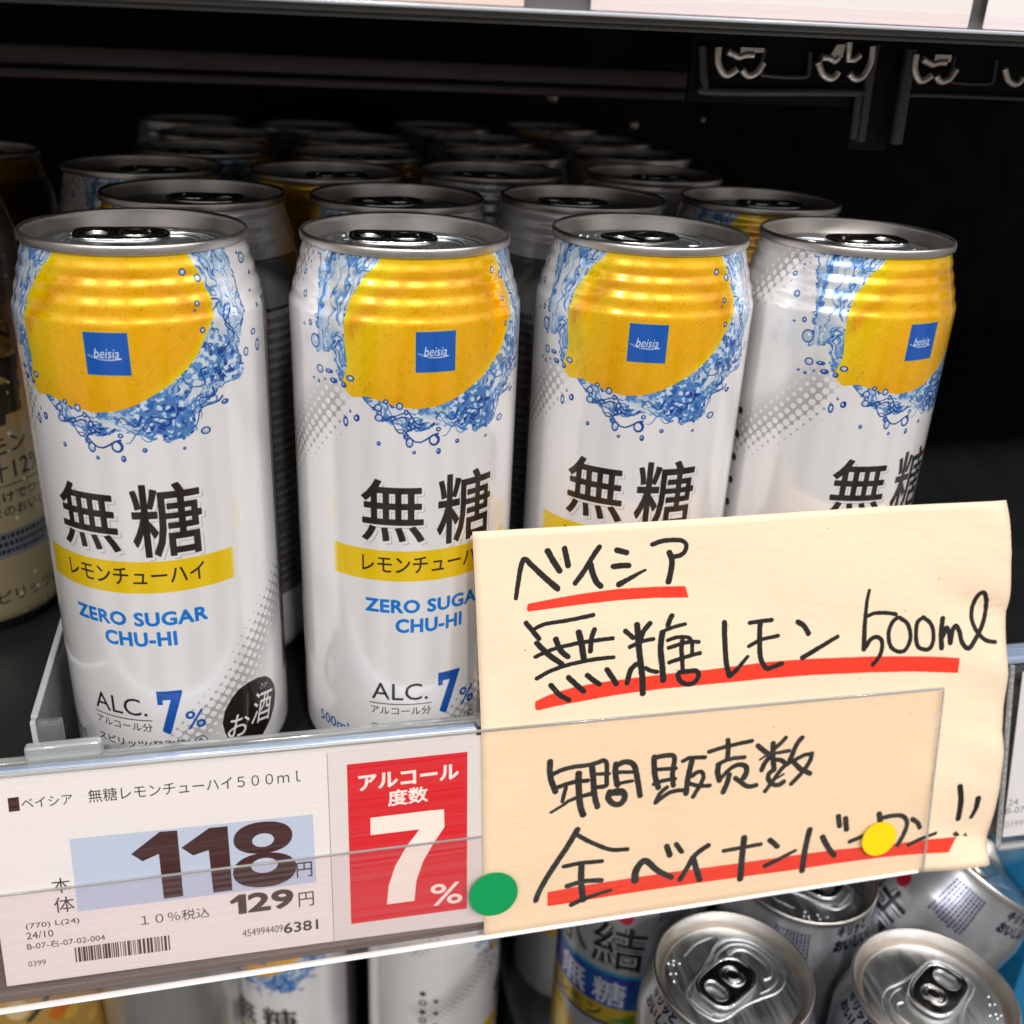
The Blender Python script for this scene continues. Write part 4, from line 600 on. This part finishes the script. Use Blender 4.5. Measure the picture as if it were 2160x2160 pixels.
def plate(name, pts, y, m, par, th=.001):
    bm = bmesh.new(); a = [bm.verts.new((x, y, z)) for x, z in pts]; b = [bm.verts.new((x, y + th, z)) for x, z in pts]; bm.faces.new(a); bm.faces.new(b[::-1])
    for i in range(len(a)): j = (i + 1) % len(a); bm.faces.new([a[i], b[i], b[j], a[j]])
    o = from_bm(name, bm, m); o.parent = par; o.matrix_parent_inverse = par.matrix_basis.inverted(); return o
plate('clip_plate', [(.1432, .2135), (.1432, .2158), (.1508, .2158), (.1508, .2146), (.146, .2143)], .3115, CHROME, br)
plate('clip_plate', [(.1698, .2142), (.1728, .2147), (.1745, .2178), (.1772, .2180), (.1770, .2142)], .3115, CHROME, br)
br2 = empty('shelf_bracket', (.24, .315, .205)); tag(br2, 'second black bracket with curled hooks, cut off by the right edge of the photo', 'bracket'); bpy.context.view_layer.update()
dx = .0655
for k_ in ('hookA1', 'hookA2'): tube_part('hook', [(p[0] + dx + .0005, p[1] - .003, p[2] + .0006) for p in BRK[k_]], .00105, CHROME, br2)
tube_part('hook', [(p[0] + dx, p[1] - .003, p[2] + .0006) for p in BRK['hookB1']], .00105, CHROME, br2)
plate('clip_plate', [(.1432 + dx, .2138), (.1432 + dx, .2164), (.149 + dx, .2164), (.149 + dx, .2144), (.146 + dx, .2143)], .3115, CHROME, br2)
tube_part('clip', [(p[0] + dx, p[1] - .003, p[2] + .0004) for p in BRK['clipA']], .0011, CHROME, br2, sm=False)
tube_part('frame', [(p[0] + dx, p[1], p[2] + .0002) for p in BRK['mid']], .0006, FRAME, br2); tube_part('frame', [(.2035, .315, .2035), (.209, .315, .2045), (.26, .315, .2045)], .0008, FRAME, br2)
tube_part('post_edge', [(.2022, .315, .2175), (.2024, .315, .205), (.203, .315, .1895)], .0020, FRAME, br2); pbox('web_plate', (.204, .27, .3165, .3185, .205, .236), BLACK, br2)
# small screws glinting
for x, y, z, r_, lab in ((.165, .46, .1822, .0022, 'small bright screw head on the dark panel below the left bracket'), (.193, .45, .1860, .0012, 'tiny dull screw head between the two bracket posts'), (.1435, .52, .1890, .003, 'small pale bolt head catching light under the end of the brown beam')):
    bm = bmesh.new(); bmesh.ops.create_uvsphere(bm, u_segments=16, v_segments=8, radius=r_, matrix=Matrix.Translation((x, y, z))); tag(from_bm('screw', bm, CHROME, None, True), lab, 'screw')
# ------------------------------------------------------------------ price rail
NN = Vector(N)
def sheet(name, pts, th, m, par=None, off=0):
    """flat panel with the given outline, th thick, its front face pushed 'off' towards the shopper"""
    bm = bmesh.new(); P = [Vector(p) - NN * off for p in pts]; a = [bm.verts.new(p) for p in P]; b = [bm.verts.new(p + NN * th) for p in P]; bm.faces.new(a); bm.faces.new(b[::-1])
    for i in range(len(a)): j = (i + 1) % len(a); bm.faces.new([a[i], b[i], b[j], a[j]])
    o = from_bm(name, bm, m)
    if par: o.parent = par; o.matrix_parent_inverse = par.matrix_basis.inverted()
    return o
def extrude_x(name, prof, x0, x1, m, par=None, dz=0):
    bm = bmesh.new(); a = [bm.verts.new((x0, y, z)) for y, z in prof]; b = [bm.verts.new((x1, y, z + dz)) for y, z in prof]; bm.faces.new(a); bm.faces.new(b[::-1])
    for i in range(len(a)): j = (i + 1) % len(a); bm.faces.new([a[i], b[i], b[j], a[j]])
    o = from_bm(name, bm, m, None, True, 35)
    if par: o.parent = par; o.matrix_parent_inverse = par.matrix_basis.inverted()
    return o
CLEAR = clear('clear_cover', (.975, .965, .95), .0, .006, .10, (5, 1100, 1100), amp=.022, hz_col=(.9, .88, .86))
CLEARF = clear('clear_flap', (.985, .965, .972), .004, .006, .12, (5, 1100, 1100), amp=.04, hz_col=(.8, .76, .80))
CLEAR_EDGE = clear('clear_edge', (.72, .73, .73), .30, .12, .08, (8, 700, 700), amp=.35, hz_col=(.62, .64, .64))
RAILBACK = clear('rail_back', (.36, .31, .29), .18, .05, .12, (10, 160, 160), amp=.2, hz_col=(.36, .29, .27))  # brown tint paints in refractions and reflections of the lower cans; plastic is clear
LIP = clear('rail_lip_clear', (.78, .84, .92), .30, .12, .06, (4, 1600, 1600), amp=.35, hz_col=(.55, .68, .88))  # bluish haze colour paints in the bright ceiling reflections along the lip
rail = empty('price_rail', (0, .248, 0)); tag(rail, 'clear plastic price rail along the front edge of the middle shelf', 'price rail'); bpy.context.view_layer.update()
sheet('cover', COVER, .0004, CLEAR, rail); sheet('flap', FLAP, .0003, CLEARF, rail)
XL, XR, XT = -.30, .2172, .0565
def rl(p, q, x): t_ = (x - p[0]) / (q[0] - p[0]); return Vector(p) * (1 - t_) + Vector(q) * t_
bot0 = rl(COVER[5], COVER[3], XL); bot1 = rl(COVER[5], COVER[3], XR); top0 = rl(COVER[0], COVER[2], XL); top1 = rl(COVER[0], COVER[2], XR)
sheet('back_plate', [top0, top1, bot1, bot0], .0008, RAILBACK, rail, off=-.0045)
dn = (bot0 - top0).normalized(); FACE = mat('rail_face', (.78, .76, .76), .3, 0, coat=.5)
sheet('face_strip', [top0 + dn * .0004, rl(COVER[0], COVER[1], XT) + dn * .0004, rl(COVER[0], COVER[1], XT) + dn * .009, top0 + dn * .009], .0008, FACE, rail, off=-.0024)
def bar(name, A, B, sy, sz, m, par, oy=0, oz=0, bev=.0004):
    """bar from A to B with section sy x sz"""
    A = Vector(A) + Vector((0, oy, oz)); B = Vector(B) + Vector((0, oy, oz)); L = (B - A).length; bm = bmesh.new(); bm_box(bm, 0, L, -sy / 2, sy / 2, -sz / 2, sz / 2, bev)
    rot = (B - A).to_track_quat('X', 'Z').to_matrix().to_4x4(); bmesh.ops.transform(bm, matrix=Matrix.Translation(A) @ rot, verts=bm.verts)
    o = from_bm(name, bm, m, None, True, 50)
    if par: o.parent = par; o.matrix_parent_inverse = par.matrix_basis.inverted()
    return o
WHITE_EDGE = mat('bright_edge', (.93, .94, .95), .15, 0, coat=1, coat_rough=.02)
bar('bottom_lip', bot0, bot1, .0022, .0009, WHITE_EDGE, rail, .0012, -.0004)
bar('cover_edge', top0, top1, .0008, .0008, CLEAR_EDGE, rail, .0006, .0003, .0002)
bar('cover_edge', Vector(COVER[2]), Vector(COVER[3]), .0007, .0007, CLEAR_EDGE, rail, -.0002, 0, .0002)
bar('flap_edge', Vector(FLAP[0]) + (Vector(FLAP[0]) - Vector(FLAP[1])) * .6, Vector(FLAP[1]), .0006, .0007, CLEAR_EDGE, rail, -.0004, 0, .0002)
# top face: rounded shiny bands climbing back to the can guard
t0 = rl(COVER[0], COVER[1], XL); t1 = rl(COVER[0], COVER[1], XT)
for oy, oz, sy, sz, m in ((.0012, -.0002, .0016, .0009, WHITE_EDGE), (.0028, -.0003, .0013, .0010, LIP), (.0044, -.0009, .0016, .0010, LIP)):
    bar('top_band', t0, t1, sy, sz, m, rail, oy, oz, .0005)
bar('top_band', rl(COVER[0], COVER[2], XT + .0005), top1, .006, .001, CLEAR_EDGE, rail, .006, .0005, .0003)
GUARD = clear('guard_plastic', (.70, .73, .73), .28, .10, .07, (30, 900, 900), amp=.4, hz_col=(.50, .52, .51))
gd = empty('can_guard', (0, .257, .03)); tag(gd, 'thick clear plastic guard strip standing between price rail and can bottoms', 'guard'); bpy.context.view_layer.update()
bar('strip', rl(COVER[0], COVER[1], XL), rl(COVER[0], COVER[1], .2), .0030, .024, GUARD, gd, .0078, -.0122, .0006)
# divider at the left of the white cans
DIV = clear('divider_plastic', (.80, .82, .82), .10, .10, .05, (40, 40, 40), amp=.1, hz_col=(.6, .62, .62))
EDGEM = mat('acrylic_edge', (.42, .43, .43), .15, 0, coat=1)
dv = empty('shelf_divider', (-.074, .26, 0)); tag(dv, 'clear acrylic divider with a slanting front edge between gold and white cans', 'shelf divider'); bpy.context.view_layer.update()
pbox('panel', (-.0697, -.0683, .264, .62, SHELF_Z, .0345), DIV, dv, .0003); pbox('panel_edge', (-.0699, -.0681, .2638, .62, .0340, .0352), EDGEM, dv, .0003)
pbox('foot', (-.0682, -.0615, .2618, .2640, SHELF_Z, .0342), DIV, dv, .0005); pbox('foot_edge', (-.0699, -.0684, .2618, .2636, SHELF_Z, .0345), EDGEM, dv, .0003)
pbox('front_stop', (-.0708, -.0503, .2540, .2575, .0245, .0313), CLEAR_EDGE, dv, .0012)
# ------------------------------------------------------------------ cards in the rail
def card_obj(name, quad, tex, label, cat, off, th=.0003):
    TL, TR, BR, BL = [Vector(p) - NN * off for p in quad]; me = bpy.data.meshes.new(name); bm = bmesh.new(); uv = bm.loops.layers.uv.new('UVMap')
    f = [bm.verts.new(p) for p in (BL, BR, TR, TL)]; b = [bm.verts.new(p + NN * th) for p in (BL, BR, TR, TL)]
    fr = bm.faces.new(f)
    for lp, u in zip(fr.loops, ((0, 0), (1, 0), (1, 1), (0, 1))): lp[uv].uv = u
    bm.faces.new(b[::-1])
    for i in range(4):
        j = (i + 1) % 4; ff = bm.faces.new([f[i], b[i], b[j], f[j]])
        for lp in ff.loops: lp[uv].uv = (.01, .01)
    bm.to_mesh(me); bm.free()
    o = link_mesh(name, me, mat(name + '_print', rough=.5, img=tex.image(name + '_print'), ext='EXTEND', bump=(700, (1, 1, 1), .00003)), None, False)
    tag(o, label, cat); return o
def card1():
    q, W_, H_ = CARD1; t = Tex(W_, H_, 16, c255(236, 232, 234)); mar = c255(62, 20, 24); ink = c255(52, 44, 50); T = T1
    t.a *= 1 + .02 * (fbm(t.h, t.w, 6, 3, 3, 40)[..., None] - .5)
    t.poly(T['sq'], mar); t.text('ベイシア', T['beisia'], ink, -.004); t.text('無糖レモンチューハイ５００ｍｌ', T['name'], ink, -.006)
    t.poly(T['blue'], c255(190, 204, 230)); t.poly(T['one1'], mar); t.poly(T['one2'], mar); t.poly(T['e2'], mar); t.poly(T['e1'], mar); t.poly(T['h1'], c255(192, 206, 230)); t.poly(T['h2'], c255(192, 206, 230))
    t.text('円', T['yen1'], ink, 0); t.text('円', T['yen2'], ink, 0); x0, y0, x1, y1 = T['n129']; wd_ = x1 - x0; hh_ = y1 - y0; t.text('29', (x0 + wd_ * .27, y0, x1, y1), c255(66, 44, 46), .06); t.poly([(x0 + wd_ * .12, y0), (x0 + wd_ * .25, y0), (x0 + wd_ * .25, y1), (x0 + wd_ * .14, y1), (x0 - wd_ * .01, y0 + hh_ * .70), (x0 + wd_ * .02, y0 + hh_ * .56), (x0 + wd_ * .12, y0 + hh_ * .66)], c255(66, 44, 46))
    t.text('本', T['hon'], ink); t.text('体', T['tai'], ink); t.text('(770) L(24)', T['l1'], ink); t.text('24/10', T['l2'], ink); t.text('B-07-右-07-02-004', T['l3'], ink); t.text('0399', T['l4'], c255(90, 84, 88)); t.text('１０％税込', T['tax'], ink, -.004); t.text('454994409', T['c1'], c255(84, 78, 80)); t.text('6381', T['c2'], c255(56, 50, 52), .03)
    A, B, C_, D = [np.array(p) for p in T['bar']]; rs = np.random.RandomState(4); x = 0; wd = []
    while x < 1: w0 = rs.choice([.008, .008, .014, .026]); g0 = rs.choice([.007, .01, .018]); wd.append((x, min(1, x + w0))); x += w0 + g0
    for a, b in wd: t.poly([A + (B - A) * a, A + (B - A) * b, D + (C_ - D) * b, D + (C_ - D) * a], c255(70, 34, 44))
    return t
card_obj('price_card', CARD1[0], card1(), 'pale price card with large dark red 118 on light blue and a barcode', 'price card', .0001)
def card2():
    q, W_, H_ = CARD2; t = Tex(W_, H_, 14, c255(226, 222, 223)); wh = c255(246, 238, 232); T = T2
    t.a *= 1 + .02 * (fbm(t.h, t.w, 6, 3, 3, 40)[..., None] - .5)
    t.poly(T['red'], c255(218, 14, 34)); t.text('アルコール', T['alc'], wh, .05); t.text('度数', T['dosu'], wh, .035); t.poly(T['seven'], wh); t.text('%', T['pct'], wh, .02)
    t.rect(0, 0, .12, H_, c255(150, 140, 140), .8); return t
card_obj('alcohol_card', CARD2[0], card2(), 'red card with a large white 7 and white katakana beside the price card', 'notice card', .0001)
# ------------------------------------------------------------------ handwritten sign
def sign():
    W_, H_ = SIGN_WH; t = Tex(W_, H_, 12, c255(246, 221, 190))
    n = fbm(t.h, t.w, 240, 9)[..., None]; t.a *= 1 + .03 * (n - .5) + .012 * (fbm(t.h, t.w, 3, 19, 2)[..., None] - .5) + .02 * (fbm(t.h, t.w, 14, 29, 3, 3)[..., None] - .5)
    red = c255(238, 52, 30)
    for k_, p in enumerate(REDS):
        P = np.asarray(p); g = t.grid(P[:, 0].min(), P[:, 1].min(), P[:, 0].max(), P[:, 1].max()); sl, X, Y = g; d = t.polymask(P, X, Y) + .15 * (fbm(*X.shape, 12, 50 + k_, 3) - .5); h, w_ = X.shape
        c = np.asarray(red) * (1 + .09 * (fbm(h, w_, 10, 60 + k_, 3, 8)[..., None] - .5)); c = np.clip(c, 0, 1); m = np.clip(.5 - d * t.p, 0, 1)[..., None] * .97; t.a[sl] = t.a[sl] * (1 - m) + c * m
    for k_, (pts, w0, w1) in enumerate(STROKES):
        P = [(p.x, p.y) for p in smooth_path([(x, y, 0) for x, y in pts], 5)] if len(pts) > 2 else pts
        t.stroke(P, w0 * 1.04, w1 * 1.04, c255(27, 27, 25), .97, .22, 100 + k_)
    for p in INK: t.poly(p, c255(40, 40, 38), 1, rough=.3)
    rs = np.random.RandomState(6)
    for _ in range(14): t.ell(rs.uniform(5, W_ - 5), rs.uniform(15, H_ - 5), .25, .2, c255(140, 110, 70), .8)
    return t
def bil(G, a, b):
    n = len(G) - 1; x = min(max(a * n, 0), n - 1e-6); y = min(max(b * n, 0), n - 1e-6); i, j = int(x), int(y); fx, fy = x - i, y - j
    g = lambda jj, ii: Vector(G[jj][ii]); return (g(j, i) * (1 - fx) + g(j, i + 1) * fx) * (1 - fy) + (g(j + 1, i) * (1 - fx) + g(j + 1, i + 1) * fx) * fy
def sign_obj():
    NX, NY = 72, 56; bm = bmesh.new(); uv = bm.loops.layers.uv.new('UVMap'); V = []
    for j in range(NY + 1):
        row = []
        for i in range(NX + 1):
            a, b = i / NX, j / NY; p = bil(SIGN_GRID, a, b)
            free = max(min(1, max(0, (a - .86) / .12)), min(1, max(0, (b - .56) / .2)) * .5)
            wv = .0016 * (abs(((b * 3.1 + a * 1.3) % 1) * 2 - 1) ** .7 * 2 - 1) * min(1, max(0, (a - .80) / .2)) + .0010 * math.sin(b * 13 + a * 3) * min(1, max(0, (a - .84) / .16)) + .0005 * math.sin(a * 9 + b * 17) * free + .0006 * math.sin(a * 5.1 + 1) * min(1, max(0, (b - .6) / .4)) + .0005 * math.sin(b * 31 + a * 22) * max(0, (a - .8) / .2)
            row.append(bm.verts.new(p - NN * (wv + .0006 * free)))
        V.append(row)
    for j in range(NY):
        for i in range(NX):
            f = bm.faces.new([V[j][i], V[j][i + 1], V[j + 1][i + 1], V[j + 1][i]])
            for lp, (a, b) in zip(f.loops, ((i, j), (i + 1, j), (i + 1, j + 1), (i, j + 1))): lp[uv].uv = (a / NX, b / NY)
    me = bpy.data.meshes.new('handwritten_sign'); bm.to_mesh(me); bm.free()
    o = link_mesh('handwritten_sign', me, mat('sign_print', rough=.6, img=sign().image('sign_print'), ext='EXTEND', bump=(260, (1, 1, 1.6), .00016)), None, True)
    md = o.modifiers.new('thickness', 'SOLIDIFY'); md.thickness = .00025; md.offset = -1
    tag(o, 'cream paper sign with black marker writing and three red underlines', 'sign'); return o
sign_obj()
def sticker(name, c, r, col, label):
    Z = -NN; X = Vector((1, 0, 0)); Yv = Z.cross(X).normalized(); bm = bmesh.new(); n = 48; c = Vector(c)
    a = [bm.verts.new(c + (X * math.cos(2 * PI * i / n) + Yv * math.sin(2 * PI * i / n)) * r) for i in range(n)]; b = [bm.verts.new(v_.co + NN * .0003) for v_ in a]
    bm.faces.new(a); bm.faces.new(b[::-1])
    for i in range(n): j = (i + 1) % n; bm.faces.new([a[i], b[i], b[j], a[j]])
    tag(from_bm(name, bm, mat(name + '_' + label.split()[0], col, .45, bump=(600, (1, 1, 1), .00003))), label, 'sticker', 'round stickers on the price rail')
sticker('round_sticker', GREEN, .0079, (.0, .30, .085), 'green round sticker over the left edge of the cream sign')
sticker('round_sticker', YELLOW, .0066, (.88, .66, .0), 'yellow round sticker on the last line of marker writing')
# ------------------------------------------------------------------ next price rail on the right
rr_ = empty('price_rail', (.26, .248, 0)); tag(rr_, 'separate clear price rail cut off by the right edge of the photo', 'price rail'); bpy.context.view_layer.update()
sheet('cover', RCOVER, .0004, CLEAR, rr_)
bar('side_edge', RCOVER[0], RCOVER[3], .0016, .0016, CLEAR_EDGE, rr_, .0006, 0, .0005); bar('bottom_lip', RCOVER[3], RCOVER[2], .003, .0016, CLEAR_EDGE, rr_, .001, 0, .0005)
bar('top_band', Vector(RCOVER[0]) + Vector((-.004, 0, 0)), RCOVER[1], .009, .003, LIP, rr_, .006, .0008, .001)
RB = mat('rail_support', (.06, .062, .065), .35, 0, coat=.5)
sheet('back_plate', [Vector(RCOVER[0]) + Vector((-.010, .0, -.002)), RCOVER[1], RCOVER[2], Vector(RCOVER[3]) + Vector((-.012, 0, .003))], .002, RB, rr_, off=-.006)
bar('clip', Vector(RCOVER[0]) + Vector((-.012, .003, -.030)), Vector(RCOVER[0]) + Vector((.0, .003, -.030)), .002, .0015, CLEAR_EDGE, rr_)
def rcard():
    t = Tex(60, 62, 10, c255(222, 222, 226)); ink = c255(120, 120, 126); t.text('24', (.6, 12.2, 4.2, 14.6), ink); t.text('B-07', (.0, 9.0, 7, 11.4), ink); t.text('0399', (.2, 3.6, 7, 6.0), c255(150, 150, 156)); return t
card_obj('price_card', RCARD, rcard(), 'white price card at the right edge, only its left margin in view', 'price card', .0)
# ------------------------------------------------------------------ price rail of the upper shelf
ur = empty('price_rail', (0, .247, .23)); tag(ur, 'upper price rail crossing the top edge of the photo', 'price rail'); bpy.context.view_layer.update()
GREY = mat('rail_grey', (.10, .10, .098), .3, 0, coat=.6, rnoise=(40, (1, 1, 1), .2, .45)); EDGEB = mat('rail_bright_edge', (.55, .57, .62), .25, .2, coat=1)
def slope(x): return .2207 + (x - .0) * .0048
def xbar(name, x0, x1, y0, y1, za, zb, m, par, bev=.0003):
    bm = bmesh.new(); bm_box(bm, x0, x1, y0, y1, za, zb, bev)
    for v_ in bm.verts: v_.co.z += v_.co.x * .006
    o = from_bm(name, bm, m, None, True, 40); o.parent = par; o.matrix_parent_inverse = par.matrix_basis.inverted(); return o
xbar('bottom_lip', -.4, .6, .2460, .2500, .2204, .2213, EDGEB, ur)
xbar('lower_channel', -.4, .6, .2502, .2530, .2191, .2210, GREY, ur, .0006); xbar('lower_bead', -.4, .6, .2532, .2552, .2180, .2191, GREY, ur, .0004); xbar('back_plate', -.4, .6, .2505, .2515, .2213, .26, GREY, ur)
tag(xbar('price_card', .0035, .0608, .2480, .2483, .2216, .26, mat('cream_card', (.86, .74, .62), .5, bump=(500, (1, 1, 1), .00003)), ur), 'cream card in the upper price rail at the top middle', 'price card')
tag(xbar('price_card', .0763, .1735, .2480, .2483, .2216, .26, mat('white_card', (.86, .80, .77), .5, bump=(500, (1, 1, 1), .00003)), ur), 'long white card in the upper price rail at the top right', 'price card')
tag(xbar('price_card', .1778, .30, .2480, .2483, .2216, .26, mat('white_card_b', (.88, .84, .82), .5, bump=(500, (1, 1, 1), .00003)), ur), 'white card in the upper price rail touching the right edge', 'price card')
for o in list(ur.children):
    if 'category' in o.keys(): o.parent = None
xbar('cover', -.4, .6, .2466, .2468, .2206, .2245, CLEARF, ur, 0)
# ------------------------------------------------------------------ blue carton at the lower right
def carton():
    b = empty('drink_carton', (.36, .33, LFZ)); tag(b, 'sky blue printed carton with a white glow behind the leaning can', 'carton'); bpy.context.view_layer.update()
    m = bpy.data.materials.new('carton_print'); m.use_nodes = True; nt = m.node_tree; bs = nt.nodes['Principled BSDF']; bs.inputs['Roughness'].default_value = .35
    tcn = nt.nodes.new('ShaderNodeTexCoord'); mp = nt.nodes.new('ShaderNodeMapping'); mp.inputs['Scale'].default_value = (14, 14, 14); n_ = nt.nodes.new('ShaderNodeTexNoise'); n_.inputs['Scale'].default_value = 1; r_ = nt.nodes.new('ShaderNodeValToRGB')
    nt.links.new(tcn.outputs['Object'], mp.inputs[0]); nt.links.new(mp.outputs[0], n_.inputs['Vector']); nt.links.new(n_.outputs[0], r_.inputs[0]); nt.links.new(r_.outputs[0], bs.inputs['Base Color'])
    r_.color_ramp.elements[0].position = .50; r_.color_ramp.elements[0].color = (.01, .16, .34, 1); r_.color_ramp.elements[1].position = .72; r_.color_ramp.elements[1].color = (.5, .75, .88, 1)
    o = pbox('panel', (.305, .46, .26, .42, LFZ, -.075), m, b, .001); pbox('fold_flap', (.303, .462, .258, .30, -.0745, -.0735), m, b)
carton()
